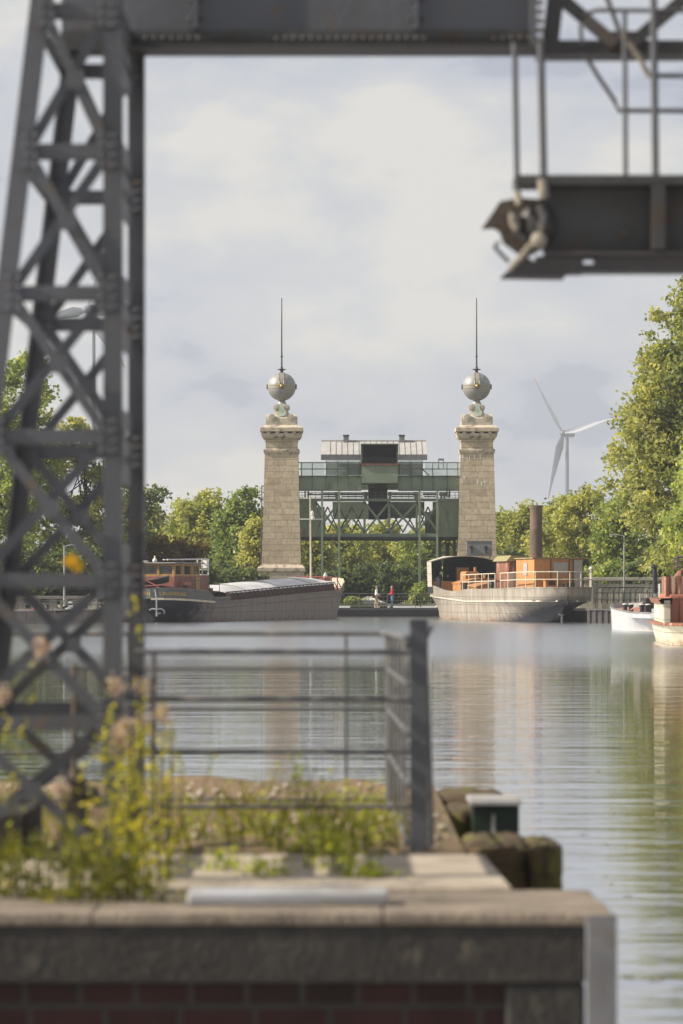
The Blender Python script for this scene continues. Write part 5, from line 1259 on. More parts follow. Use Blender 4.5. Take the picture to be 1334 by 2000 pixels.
# ================================================================== TREES
def tree(label, px, pytop, d, rx, ell, mat, n, leaf=.2, cat='tree', name='tree', trunk=.22, tone=(.45, .25), base_z=GZ, clump=.7, shell=.45, group=None, seed=None, barkvis=5):
    """ell: list of (dx, z centre fraction 0..1, rx, ry, rz fractions of rx) ellipsoids; top at pytop"""
    x = X(px, d); H = Z(pytop, d)-base_z
    t = thing(name, label, cat, (x, d, base_z), group)
    cl = []; sizes = [e[2]*e[4] for e in ell]; tot = sum(a**.9 for a in sizes)
    pts, tones, clumps = [], [], []
    for (dx, zc, ex, ey, ez), sz in zip(ell, sizes):
        cx, cz = x+dx*rx, base_z+zc*H
        nn = max(8, int(n*1.15*sz**.9/tot)); nc = max(6, int(nn/55))
        v = RNG.normal(size=(nc, 3)); v /= np.linalg.norm(v, axis=1)[:, None]
        rad = (shell+(1-shell)*RNG.random(nc)**.6)[:, None]
        c = v*rad*np.array([ex*rx, ey*rx, ez*rx])+np.array([cx, d, cz])
        per = max(4, nn//nc)
        ct = RNG.normal(tone[0], tone[1]*.75, nc)
        cr = clump*RNG.uniform(.55, 1.25, nc)
        for i in range(nc):
            q = RNG.normal(size=(per, 3))*cr[i]*np.array([.62, .62, .50])
            pts.append(c[i]+q); tones.append(ct[i]+RNG.normal(0, tone[1]*.5, per)+q[:, 2]*.04)
            clumps.append(c[i])
    pts = np.concatenate(pts); tones = np.concatenate(tones)
    keep = (pts[:, 2] > base_z+.05) & (pts[:, 2] < base_z+H*1.03); pts, tones = pts[keep], tones[keep]
    tr = MB(); mid = Vector((x+ell[0][0]*rx*.5, d, base_z+ell[0][1]*H))
    base = Vector((x, d, base_z-.1))
    tr.tube([base, base.lerp(mid, .35)+Vector((random.uniform(-.1, .1), 0, 0)), base.lerp(mid, .7)+Vector((random.uniform(-.2, .2), .1, 0)), mid+Vector((0, 0, ell[0][4]*rx*.5))], trunk, 8, r1=trunk*.3)
    for c in [clumps[i] for i in RNG.choice(len(clumps), min(len(clumps), barkvis*4), replace=False)]:
        c = Vector(c); q = random.uniform(.35, .95); s0 = base.lerp(mid, q); m_ = s0.lerp(c, .5)+Vector((0, 0, .12*(c-s0).length))
        tr.tube([s0, m_, c], trunk*.32*(1.2-q*.5), 5, r1=trunk*.06)
    tr.build('trunk', 'bark', t, smooth=True)
    leaf_mesh('crown', pts, leaf*1.08, tones, mat, t)
    return t
B1 = [(0, .60, 1, 1, 1.0), (-.45, .42, .7, .7, .8), (.5, .45, .65, .7, .75), (.1, .82, .62, .6, .55)]
def E(*a): return list(a)
LG = 'trees on the left bank'
# left bank, behind the crane
tree('tall green tree at the far left edge behind the crane leg', 20, 690, 272, 3.9, [(0, .52, 1, 1, 1.15), (-.3, .3, .9, .9, .9), (.1, .78, .75, .7, .75), (.25, .93, .35, .3, .3), (.6, .55, .45, .5, .5)], 'maple', 16000, .17, tone=(.5, .26), clump=.62)
tree('slender open-crowned tree with visible branches behind the crane lattice', 168, 772, 276, 3.3, [(0, .80, .75, .7, .42), (-.55, .68, .5, .5, .35), (.5, .62, .45, .5, .38), (.1, .48, .8, .7, .35), (-.5, .36, .6, .6, .5), (.45, .33, .5, .6, .5)], 'oak', 8500, .17, tone=(.55, .24), clump=.5, trunk=.24, barkvis=9)
tree('dark tree right of the crane leg with a sprig reaching right', 243, 948, 281, 2.3, [(0, .5, 1, 1, 1.1), (.2, .80, .7, .7, .5), (.95, .93, .42, .2, .10), (-.6, .35, .8, .8, .9)], 'dark', 8000, .18, tone=(.4, .28))
tree('low copper-brown tree above the red wheelhouse of the barge', 322, 1022, 279, 2.0, [(0, .62, 1.25, .9, .55), (-.6, .6, .9, .8, .75), (.85, .70, .5, .4, .22), (0, .3, 1, .9, .6)], 'copper', 6500, .16, tone=(.45, .26), clump=.5)
tree('pale distant tree just right of the crane leg, behind the copper-brown tree', 302, 982, 352, 2.1, [(0, .6, 1, 1, 1.2), (.4, .4, .8, .8, .8), (-.3, .82, .55, .5, .6)], 'lime', 5000, .2, tone=(.55, .2))
tree('round yellow-green tree left of the left stone tower', 392, 958, 331, 3.0, [(0, .62, 1.05, 1, .98), (-.55, .42, .8, .8, .85), (.35, .45, .85, .9, .9), (.25, .86, .5, .5, .4), (-.3, .80, .45, .5, .4), (0, .2, 1.2, 1, .7)], 'lime', 17000, .17, tone=(.42, .24), clump=.55)
tree('darker green tree directly beside the left stone tower', 468, 950, 326, 2.2, [(0, .6, 1, 1, 1.1), (.15, .86, .55, .5, .5), (-.45, .72, .45, .45, .5), (.5, .68, .5, .5, .5), (0, .35, 1.1, 1, .9)], 'maple', 11000, .17, tone=(.26, .24), clump=.55)
tree('bright young tree at the foot of the left stone tower', 498, 1008, 320, 1.25, [(0, .72, .95, .9, 1.0), (-.1, .45, 1.1, 1, 1.0), (-.4, .25, 1.1, 1, .9), (.1, .90, .6, .6, .5)], 'lime', 6000, .15, tone=(.55, .24), clump=.42)
tree('low shrub with shade-dark leaves behind the barge hatch cover', 440, 1085, 312, 1.9, [(0, .5, 1.5, .9, .7), (-.9, .45, 1, .8, .6), (.9, .45, .8, .8, .6)], 'dark', 7000, .16, cat='shrub', name='shrub', tone=(.35, .25), clump=.5, trunk=.1)  # leaf colour is darkened for the shade this bush stands in
tree('low dark shrub left of the wheelhouse, behind the copper-brown tree', 350, 1075, 300, 2.0, [(0, .5, 1.3, .9, .7), (-.7, .4, 1, .8, .6), (.8, .5, .9, .8, .7)], 'dark', 6000, .16, cat='shrub', name='shrub', tone=(.5, .25), clump=.5, trunk=.1)
tree('dark ivy-green hedge bush at the far left of the left bank', 25, 1040, 263, 2.3, [(0, .5, 1.2, .8, .85), (-.7, .4, .9, .8, .7), (.7, .35, .8, .8, .65)], 'dark', 7000, .16, cat='bush', name='bush', tone=(.5, .28), trunk=.1)
tree('dark hedge bush behind the left lamp post', 95, 1060, 265, 2.0, [(0, .5, 1.2, .8, .85), (-.7, .4, .9, .8, .7), (.7, .45, .8, .8, .75)], 'dark', 7000, .16, cat='bush', name='bush', tone=(.4, .28), trunk=.1)
tree('dark hedge bush behind the right end of the left parapet', 185, 1045, 266, 2.0, [(0, .5, 1.2, .8, .95), (-.7, .4, .9, .8, .7), (.7, .45, .8, .8, .75)], 'dark', 7500, .16, cat='bush', name='bush', tone=(.35, .28), trunk=.1)
# valley trees seen under the lift
for px, py, d, r, mat, n, tn, lab in ((604, 1030, 345, 2.0, 'lime', 9000, .32, 'tree under the lift, right next to the left stone tower'),
                                      (668, 1012, 352, 2.6, 'lime', 12000, .5, 'bright tree under the lift, behind the left pair of green columns'),
                                      (748, 1016, 360, 2.8, 'lime', 13000, .40, 'broad tree in the middle under the lift, above the two people'),
                                      (822, 1024, 350, 2.2, 'maple', 10000, .5, 'tree under the lift, behind the right pair of green columns'),
                                      (884, 1030, 356, 2.1, 'lime', 9000, .55, 'tree under the lift, next to the right stone tower')):
    tree(lab, px, py, d, r, [(0, .62, 1.1, 1, .9), (-.55, .45, .9, .9, .8), (.55, .42, .9, .9, .85), (.1, .80, .6, .6, .5), (0, .2, 1.2, 1, .8)], mat, n, .17, tone=(tn, .26), clump=.55)
tree('dark shrub standing in for the shade directly behind the two people on the footbridge', 735, 1095, 335, 2.3, [(0, .5, 1.5, .9, .7), (-.9, .4, 1, .8, .6), (.9, .45, 1, .8, .7)], 'dark', 9000, .16, cat='shrub', name='shrub', tone=(.3, .25), clump=.5, trunk=.1)  # dark leaf colour fills in the shade below the valley trees
tree('dark shrub behind the bow of the barge', 650, 1105, 334, 1.6, [(0, .5, 1.3, .9, .8), (.8, .45, 1, .8, .7)], 'dark', 6000, .16, cat='shrub', name='shrub', tone=(.3, .25), clump=.5, trunk=.1)
tree('small light green bush at the bow of the tug, beside the footbridge', 822, 1138, 309, .62, [(0, .75, .8, .8, .7), (-.2, .35, 1.1, 1, .9)], 'maple', 1600, .11, cat='bush', name='bush', tone=(.55, .25), clump=.25, trunk=.05)
tree('small yellow-green bush left of the pavilion roof', 688, 1166, 314, .42, [(0, .65, 1.3, .8, .6), (.9, .5, .8, .8, .6)], 'maple', 900, .11, cat='bush', name='bush', tone=(.55, .25), clump=.25, trunk=.05)
# right bank
tree('pale distant tree behind the tall funnel of the tug', 1008, 978, 352, 2.7, [(0, .6, 1, 1, 1.0), (-.5, .45, .7, .7, .8), (.55, .55, .7, .7, .9), (.2, .88, .45, .4, .35), (-.5, .82, .3, .3, .3)], 'lime', 8500, .19, tone=(.45, .24), clump=.6)
tree('dark rounded bush right of the right stone tower', 990, 1052, 330, 1.1, [(0, .7, 1, 1, .85), (0, .4, 1.1, 1, 1)], 'blue', 5000, .14, cat='bush', name='bush', tone=(.2, .2), clump=.35, trunk=.1)
tree('bluish-green distant tree in front of the right wind turbine mast', 1082, 958, 385, 2.3, [(0, .66, 1, 1, .95), (-.4, .5, .8, .8, .8), (.4, .86, .5, .5, .45), (.2, .3, 1, 1, 1)], 'blue', 8000, .19, tone=(.5, .24), clump=.6)
tree('bright yellow-green tree behind the deckhouse of the tug', 1128, 946, 300, 3.1, [(0, .62, 1.0, 1, .85), (-.62, .42, .72, .8, .75), (.5, .45, .85, .9, .85), (.25, .87, .5, .5, .32), (-.3, .78, .5, .5, .4), (-.2, .2, 1.1, 1, .6), (.7, .22, .8, .8, .6)], 'lime', 19000, .16, tone=(.5, .26), clump=.5)
tree('mid-green tree behind the right lamp post', 1222, 925, 284, 2.3, [(0, .6, 1, 1, 1.1), (.3, .82, .6, .6, .6), (-.35, .45, .8, .8, .9), (.4, .3, 1, 1, .9), (-.3, .2, 1, 1, .6)], 'maple', 13000, .16, tone=(.48, .26), clump=.5)
tree('very tall broad tree at the right picture edge overhanging the right bank', 1352, 530, 240, 4.7, [(0, .55, .95, .95, 1.05), (-.15, .38, 1.0, 1, .9), (-.02, .76, .70, .7, .75), (.12, .90, .42, .4, .42), (-.55, .50, .48, .6, .6), (-.3, .66, .55, .6, .55), (.5, .6, .8, .8, .9), (.1, .22, .9, .9, .7)], 'oak', 42000, .155, tone=(.52, .28), clump=.6, trunk=.45)
tree('bright green tree leaning in at the right edge in front of the very tall tree', 1372, 850, 226, 1.9, [(0, .66, 1, 1, 1.2), (-.3, .45, .95, 1, 1.0), (0, .88, .6, .6, .7)], 'maple', 9000, .14, tone=(.62, .24), clump=.45)
tree('low green bush behind the stone balustrade on the right bank', 1215, 1085, 272, 1.8, [(0, .5, 1.6, .9, .85), (-1.1, .45, 1, .8, .75), (1.1, .5, 1, .8, .8)], 'maple', 8000, .14, cat='bush', name='bush', tone=(.42, .28), clump=.4, trunk=.1)
tree('low dark bush behind the black mast post of the white boat', 1290, 1070, 270, 1.7, [(0, .5, 1.4, .9, .95), (-.9, .45, 1, .8, .75), (1.0, .5, 1, .8, .8)], 'dark', 8000, .14, cat='bush', name='bush', tone=(.55, .28), clump=.4, trunk=.1)
# far wood on the horizon, seen as one mass
t = MB()
fw_pts = np.stack([RNG.uniform(-130, 130, 26000), RNG.uniform(900, 960, 26000), np.zeros(26000)], 1)
hgt = 7+2.2*np.sin(fw_pts[:, 0]*.11)+1.6*np.sin(fw_pts[:, 0]*.31+1)
fw_pts[:, 2] = GZ+RNG.random(26000)**.7*hgt
far = leaf_mesh('far_wood', fw_pts, .75, RNG.normal(.4, .25, 26000), 'blue', None)
tag(far, 'distant wood along the horizon behind the lift', 'wood', kind='stuff')

# ================================================================== FOREGROUND QUAY
QZ = .83; D0 = 16.2
t = quay = thing('quay_pier', 'foreground quay pier with sunlit concrete top and dark brick face', 'quay', (0, D0, 0))
XR = X(1205, D0)
mb = MB()
xs = [-4.2, -2.6, -1.05, .18, XR-.012]
for a, b in zip(xs[:-1], xs[1:]): mb.box(a+.0015, b-.0015, D0, D0+.62, QZ-.05, QZ)
mb.each('coping_stone', 'coping', t, bevel=.012)
mb = MB()
xs = [-4.2, -1.9, -.5, XR-.02]
for a, b in zip(xs[:-1], xs[1:]): mb.box(a+.006, b-.006, D0+.63, D0+1.35, QZ-.06, QZ-.006)
mb.each('paving_stone', 'coping', t, bevel=.014)
mb = MB(); mb.box(-4.2, XR-.13, D0+.012, D0+1.36, QZ-.295, QZ-.052); mb.build('concrete_band', 'concrete_dirty_shaded', t, bevel=.01)
mb = MB(); mb.box(-4.2, X(988, D0), D0+.05, D0+1.3, -.6, QZ-.296); mb.build('brick_face', 'brick', t)
mb = MB(); mb.box(X(988, D0)+.002, XR-.132, D0+.02, D0+1.3, -.6, QZ-.297); mb.build('concrete_pillar', 'concrete_dirty_shaded', t, bevel=.02)
mb = MB(); mb.box(XR-.128, XR, D0-.004, D0+.02, -.6, QZ-.004); mb.box(XR-.02, XR, D0+.021, D0+1.36, -.6, QZ-.062); mb.build('corner_plate', 'plate', t, bevel=.004)
mb = MB(); mb.add([(-4.2, D0+1.37, QZ-.01), (X(1000, 18.0), D0+1.37, QZ-.01), (X(940, 19.75), 19.75, QZ-.01), (-4.2, 19.75, QZ-.01)], [(0, 1, 2, 3)])
mb.v = mb.v; sl_ = MB(); sl_.prism([(-4.2, D0+1.365, QZ-.12), (X(1000, 17.6), D0+1.365, QZ-.12), (X(945, 19.75), 19.75, QZ-.12), (-4.2, 19.75, QZ-.12)], (0, 0, .125)); sl_.build('paving_slab', 'concrete', t, bevel=.01)
mb = MB(); mb.prism([(-4.6, 19.76, -.6), (.64, 19.76, -.6), (.60, 27.6, -.6), (-4.6, 27.6, -.6)], (0, 0, QZ+.55)); mb.build('pier_body', 'concrete_dirty_shaded', t)
mb = MB(); mb.prism([(-4.2, D0+1.37, -.6), (X(985, 17.6), D0+1.37, -.6), (.64, 19.75, -.6), (-4.2, 19.75, -.6)], (0, 0, QZ+.45)); mb.build('pier_fill', 'concrete_dirty_shaded', t)
# gravelly soil on the pier top: bumpy sheet
gx = np.linspace(-4.6, .66, 60); gy = np.linspace(19.77, 27.6, 70); vs_, fs_ = [], []
for j, y in enumerate(gy):
    for i, x in enumerate(gx):
        edge = min(1, (.66-x)*4)
        h = .02*math.sin(x*5+y*3)+.025*math.sin(x*2.3-y*1.7)+random.uniform(-.012, .012)
        vs_.append((x, y, QZ-.035+h*edge+.02*edge))
for j in range(69):
    for i in range(59): a = j*60+i; fs_.append((a, a+1, a+61, a+60))
gs = MB().add(vs_, fs_).build('gravel', 'gravel', smooth=True); tag(gs, 'brown gravel and soil on top of the quay pier', 'gravel', kind='stuff')
# loose stones on the gravel
stones = MB()
for i in range(500):
    x, y = random.uniform(-3, .6), random.uniform(19.85, 27); r = random.uniform(.012, .035)
    stones.sphere((x, y, QZ-.01+r*.2), r, 6, 4, (1, 1, .6))
so_ = stones.build('loose_stones', 'concrete', None, smooth=True); tag(so_, 'small loose stones scattered over the gravel', 'stones', kind='stuff')

def rough_block(name, label, cat, x0, x1, y0, y1, z0, z1, mat, amp=.025, seg=7):
    mb = bmesh.new(); bmesh.ops.create_cube(mb, size=1.)
    bmesh.ops.subdivide_edges(mb, edges=mb.edges[:], cuts=seg, use_grid_fill=True)
    rr = random.Random(int(abs(x0*1000)+y0*10))
    for v in mb.verts:
        n_ = Vector(v.co); q = n_.length; n_ = Vector((math.copysign(min(abs(n_.x), .47+.0), n_.x), n_.y, n_.z))
        rnd = 1-.06*max(0, q-.66)/.2
        v.co = Vector((x0+(v.co.x*rnd+.5)*(x1-x0)+rr.uniform(-amp, amp), y0+(v.co.y*rnd+.5)*(y1-y0)+rr.uniform(-amp, amp), z0+(v.co.z*rnd+.5)*(z1-z0)+rr.uniform(-amp, amp)*.7))
    me = bpy.data.meshes.new(name); mb.to_mesh(me); mb.free(); me.materials.append(MT[mat])
    for p in me.polygons: p.use_smooth = True
    o = bpy.data.objects.new(name, me); COL.objects.link(o)
    return tag(o, label, cat)
rough_block('mossy_stone', 'mossy dark stone block at the water side of the quay, farthest right', 'stone', X(1032, 20.4), X(1096, 20.4), 20.3, 21.2, -.4, Z(1650, 20.4), 'moss_stone', .018)
rough_block('mossy_stone', 'mossy brown stone block leaning against the quay edge, left of the farthest right block', 'stone', X(915, 20.6), X(1034, 20.6), 20.4, 21.6, -.4, Z(1648, 20.5), 'moss_stone', .02)
rough_block('mossy_stone', 'flat mossy stone block behind the green box at the pier end', 'stone', X(845, 26.2), X(985, 26.2), 26, 27.4, -.4, Z(1552, 26.3), 'moss_stone', .02)
rough_block('mossy_stone', 'small dark stone step in front of the green box', 'stone', X(868, 24.6), X(930, 24.6), 24.4, 25.6, -.4, Z(1582, 24.6), 'moss_stone', .015)
t = thing('junction_box', 'dark green metal box with pale lid at the water side of the quay', 'box', (X(965, 24), 24.2, .5))
mb = MB(); mb.box(X(924, 24), X(1014, 24), 24.0, 24.5, Z(1645, 24), Z(1574, 24)); bxo = mb.build('box_body', 'green_box', t, bevel=.01)
mb = MB(); mb.box(X(917, 24), X(1017, 24), 23.93, 24.6, Z(1573, 24), Z(1562, 24)); mb.build('lid', 'pale_lid', t, bevel=.008)
mb = MB(); mb.box(X(960, 24), X(967, 24), 23.975, 23.998, Z(1640, 24), Z(1590, 24)); mb.build('hinge_strip', 'pale_lid', bxo)
mb = MB(); mb.box(X(924, 24), X(1014, 24), 24.02, 24.48, -.4, Z(1645.2, 24)); mb.build('footing', 'concrete_dirty_shaded', t)
# pale plank on the coping
t = thing('timber_plank', 'pale grey plank lying along the quay coping in the foreground', 'plank', (X(562, 16.9), 16.9, QZ))
mb = MB(); mb.box(X(368, 16.75), X(758, 16.75), 16.60, 16.93, QZ+.002, QZ+.055); mb.build('board', 'plank', t, bevel=.012)

# ================================================================== CRANE
DF, DR = 18.0, 20.1
t = crane = thing('portal_crane', 'dark grey riveted lattice leg and overhead girder of an old portal crane', 'crane', (-2.2, 19, QZ))
ys = [20, 295, 572, 852, 1133, 1410, 1675]
zs = [Z(y, DF) for y in ys]
xl = lambda z: X(75-.119*((1150-(z-CAM_H)*FPX/DF)-35), DF)
xr = X(220, DF)
def gusset(mb, c, w, h, d, th=.012): mb.box(c.x-w/2, c.x+w/2, d-th, d, c.z-h/2, c.z+h/2)
riv = MB()
for d, first in ((DF, True), (DR, False)):
    po = MB(); s_ = 1 if first else -1
    ztop = zs[0]+.35
    po.box(xr-.045, xr+.045, d-.006, d+.006, QZ+.04, ztop); po.box(xr+.033, xr+.045, d+.006 if first else d-.085, d+.085 if first else d-.006, QZ+.04, ztop)
    po.box(xr-.02, xr+.02, d+.008, d+.016, QZ+.04, ztop)
    a, b = Vector((xl(QZ+.04), d, QZ+.04)), Vector((xl(ztop), d, ztop))
    po.bar(a, b, .095, .012); po.bar(a+Vector((-.04, .045*s_, 0)), b+Vector((-.04, .045*s_, 0)), .012, .08)
    po.cuts = [po.cuts[0], po.cuts[3]]; po.each('leg_post', 'crane', t)
    hz = MB()
    for z in zs[:-1]:
        hz.piece(); hz.box(xl(z)-.03, xr-.03, d-.018, d-.007, z-.033, z+.033); hz.box(xl(z)-.03, xr-.03, d+.007, d+.06, z-.037, z-.027)
    hz.each('strut', 'crane', t)
    xb = MB(); gm = MB()
    for z1, z0 in zip(zs[:-1], zs[1:]):
        A, Bq, Cq, Dq = Vector((xl(z1)+.02, d-.03, z1)), Vector((xr-.02, d-.03, z0)), Vector((xr-.02, d+.022, z1)), Vector((xl(z0)+.02, d+.022, z0))
        xb.piece().angle(A, Bq, .052, .009, up=(0, 1, 0)); xb.piece().angle(Cq, Dq, .052, .009, up=(0, 1, 0), flip=-1)
        m_ = (A+Bq)/2; gusset(gm, m_, .085, .085, d-.037, .005)
    xb.each('cross_brace', 'crane', t); gm.each('gusset_plate', 'crane', t)
    gs_ = MB()
    for z in zs[:-1]:
        gusset(gs_, Vector((xr-.02, d, z)), .10, .17, d-.019); gusset(gs_, Vector((xl(z)+.02, d, z)), .10, .17, d-.019)
        for q in (-.06, -.02, .02, .06):
            for xx in (xr-.05, xr, xr+.02, xl(z)+.02, xl(z)+.07): riv.sphere((xx, d-.034, z+q*1.2), .012, 6, 4)
    gs_.each('gusset_plate', 'crane', t)
# batten plates tie the front and rear right-hand posts; plain ties on the left-hand side
sd = MB()
for z in zs[:-1]:
    for a, b in ((.085, .185), (-.035, .035), (-.185, -.085)):
        sd.box(xr-.030, xr-.020, DF+.08, DR-.08, z+a, z+b)
sd.each('batten_plate', 'crane', t)
sd = MB()
for z in zs[:-1]: sd.box(xl(z)-.05, xl(z)-.038, DF+.08, DR-.08, z-.035, z+.035)
sd.each('side_tie', 'crane', t)
riv.build('rivet', 'crane', t, smooth=True)
# feet
mb = MB(); mb.box(X(122, 19), X(186, 19), 18.75, 19.35, QZ-.005, Z(1542, 19)); mb.build('foot_block', 'concrete_dirty_shaded', t, bevel=.02)
mb = MB(); mb.box(X(-90, 19.6), X(62, 19.6), 19.3, 20.3, QZ-.005, Z(1580, 19.6)); mb.build('foot_block', 'concrete_dirty_shaded', t, bevel=.02)
mb = MB(); mb.box(xr-.09, xr+.09, DF-.1, DF+.1, QZ+.006, QZ+.045); mb.box(xr-.09, xr+.09, DR-.1, DR+.1, QZ-.05, QZ+.045); mb.build('base_plate', 'rusty_steel', t)
mb = MB(); mb.tube([Vector((X(146, 19), 19, Z(1505, 19))), Vector((X(146, 19), 19, Z(1300, 19)))], .014, 8); mb.tube([P(146, 1430, 19), P(160, 1480, 19)], .012, 6); mb.lathe(tuple(P(148, 1541, 19)), [(.05, 0), (.05, .06), (.03, .065), (.03, .1)], 10); mb.build('tie_rod', 'rusty_steel', t)
mb = MB(); mb.box(X(-40, 20.6), X(238, 20.6), 20.55, 20.6, Z(1393, 20.6), Z(1370, 20.6)); mb.build('lower_tie', 'crane', t)
# main plate girder
zg = 4.99; DG = 19.95; gx0, gx1 = X(120, DG), X(1047, DG)
mb = MB(); mb.box(gx0, gx1, DG, DG+.015, zg+.01, zg+1.3); gir = mb.build('main_girder', 'crane', t)
mb = MB(); mb.box(gx0, gx1, DG-.13, DG+.145, zg-.005, zg+.009); mb.box(gx0, gx1, DG-.014, DG-.001, zg+.010, zg+.11); mb.box(gx0, gx1, DG-.11, DG-.015, zg+.0095, zg+.022); mb.build('bottom_flange', 'crane_dark', gir)
mb = MB()
for px in (382, 812): mb.box(X(px-5, DG), X(px+5, DG), DG-.07, DG-.0005, zg+.111, zg+1.3); mb.box(X(px-24, DG), X(px+24, DG), DG-.011, DG-.0006, zg+.111, zg+1.3)
mb.box(gx1-.03, gx1, DG-.08, DG+.08, zg+.023, zg+1.3); mb.each('stiffener', 'crane', gir)
mb = MB()
for px in np.arange(252, 1046, 17.0): mb.sphere((X(px, DG), DG-.016, zg+.068), .0125, 7, 5)
for px in (372, 392, 802, 822):
    for i in range(9): mb.sphere((X(px, DG), DG-.013, zg+.17+i*.095), .0125, 7, 5)
mb.build('rivet', 'crane_dark', gir, smooth=True)
# jib truss to the right of the girder
tg = MB()
DJ = DG
tg.box(gx1-.01, 4.2, DJ-.04, DJ+.04, zg-.02, zg+.055); tg.box(gx1+.0, 4.2, DJ-.11, DJ+.11, zg-.034, zg-.021)
jib = tg.build('jib_chord', 'crane_dark', t)
tg = MB(); tg.bar(P(1073, 100, DJ), P(1088, -30, DJ), .085, .06); tg.bar(P(1088, -10, DJ), P(1203, 88, DJ-.05), .065, .05); tg.bar(P(1228, 90, DJ-.05), P(1350, -14, DJ), .065, .05); tg.box(X(1185, DJ), X(1245, DJ), DJ-.055, DJ-.042, zg+.0, zg+.10)
tg.bar(P(1350, -14, DJ), P(1480, 95, DJ), .06, .05)
tg.each('jib_brace', 'crane_dark', jib)
tg = MB()
for i in range(5): tg.sphere((X(1050, DG)+.01, DG-.06, Z(8+i*18, DG)), .02, 7, 5)
tg.build('bolt', 'pale_lid', gir)
# railing frame on the jib
dh_ = 19.6; mb = MB()
mb.tube([P(1136, 84, dh_), P(1134, 50, dh_), P(1145, 26, dh_), P(1168, 20, dh_), P(1500, 22, dh_)], .011, 8)
mb.tube([P(1143, 108, dh_), P(1170, 152, dh_), P(1200, 196, dh_), P(1208, 216, dh_), P(1500, 217, dh_)], .012, 8)
mb.tube([P(1180, -20, dh_-.1), P(1210, 62, dh_-.1), P(1240, 105, dh_-.1)], .013, 8); mb.tube([P(1268, 148, dh_-.1), P(1500, 148, dh_-.1)], .012, 8)
mb.build('hand_rail', 'crane_dark', t, smooth=True)
mb = MB(); mb.tube([P(1222, 75, dh_-.13), P(1245, 105, dh_-.13), P(1268, 150, dh_-.13)], .014, 8); mb.build('rope_lashing', 'old_rope', t)
# --- suspended beam (hung gangway)
t = beam = thing('suspended_beam', 'dark steel beam with broken left end hanging on rods below the crane girder', 'steel beam', (X(1150, 19.5), 19.5, Z(450, 19.5)))
db = 19.5
mb = MB(); mb.box(X(1060, db), 4.0, db, db+.02, Z(494, db), Z(366, db)); web = mb.build('web', 'crane_dark', t)
mb = MB(); mb.box(X(1003, db), 4.0, db-.12, db+.14, Z(367, db)+.002, Z(346, db)); mb.build('top_flange', 'crane_dark', t, bevel=.006)
mb = MB(); mb.box(X(1062, db), 4.0, db-.12, db+.14, Z(503, db), Z(494, db)-.002)
mb.box(X(1045, db), X(1137, db), db-.10, db+.12, Z(535, db), Z(503.5, db)); mb.box(X(1161, db), 4.0, db-.10, db+.12, Z(533, db), Z(503.5, db))
mb.box(X(1137, db)+.001, X(1161, db)-.001, db-.10, db+.12, Z(533, db), Z(519, db)); mb.box(X(1137, db)+.001, X(1161, db)-.001, db-.10, db+.12, Z(505, db), Z(503.6, db)); mb.build('bottom_flange', 'iron', t)
mb = MB(); mb.prism([P(a, b, db-.11) for a, b in ((980, 539), (1103, 541), (1108, 534), (1045, 512), (1030, 502), (1018, 508))], (0, .22, 0)); mb.build('broken_end_plate', 'iron', t)
mb = MB(); mb.prism([P(a, b, db+.02) for a, b in ((943, 443), (977, 393), (1015, 386), (1063, 390), (1066, 480), (1030, 500), (1012, 490), (985, 470), (978, 448), (966, 441))], (0, .16, 0)); mb.build('torn_sheet', 'rusty_steel', t)
mb = MB(); mb.sphere(tuple(P(1050, 440, db-.02)), .1, 12, 8, (1, .5, 1.1)); mb.tube([P(1003, 412, db-.05), P(1000, 430, db-.05), P(1010, 450, db-.05), P(1030, 470, db-.05)], .02, 8); mb.tube([P(1055, 400, db-.08), P(1065, 425, db-.09), P(1058, 455, db-.1)], .03, 8); mb.build('pulley_block', 'iron', t, smooth=True)
mb = MB(); mb.tube([P(1010, 375, db-.05), P(1014, 400, db-.08)], .018, 8); mb.tube([P(1001, 418, db-.1), P(1003, 436, db-.1), P(1011, 446, db-.1)], .022, 8); mb.tube([P(1059, 350, db-.14), P(1062, 388, db-.14)], .026, 8)
mb.tube([P(1060, 440, db-.12), P(1055, 470, db-.12), P(1035, 482, db-.12), P(1015, 506, db-.12), P(995, 528, db-.12)], .024, 8, r1=.016); mb.sphere(tuple(P(1052, 470, db-.13)), .045, 9, 6); mb.build('frayed_rope', 'old_rope', t, smooth=True)
mb = MB(); mb.tube([P(965, 482, db), P(994, 512, db)], .011, 6); mb.tube([P(965, 482, db), P(974, 473, db)], .011, 6); mb.build('bent_wire', 'crane', t)
mb = MB()
for px in (1217,):
    for py in (402, 455): mb.tube([P(px, py, db-.015), P(px, py, db-.04)], .017, 10)
mb.each('bolt_head', 'rusty_steel', t)
for a, b, r in (((1005, 84), (1010, 370), .016), ((1056, 84), (1062, 352), .020), ((1220, 22), (1222, 346), .013), ((1276, -40), (1282, 480), .019)):
    mb = MB(); mb.tube([P(*a, db-.1), P(*b, db-.1)], r, 10); mb.build('hanger_rod', 'crane', t, smooth=True)
mb = MB(); mb.box(X(1270, db), X(1294, db), db-.15, db-.001, Z(492, db), Z(366, db)-.002); mb.build('web_stiffener', 'crane_dark', t)

# yellow leaf caught on the lattice
lt = leaf_mesh('fallen_leaf', [tuple(P(139, 1094, DF-.06)), tuple(P(154, 1108, DF-.06)), tuple(P(133, 1108, DF-.06))], np.array([.05, .035, .035]), np.array([.2, .6, .4]), 'yellowleaf', None, up=0)
tag(lt, 'bright yellow leaf caught on a strut of the crane leg', 'leaf')

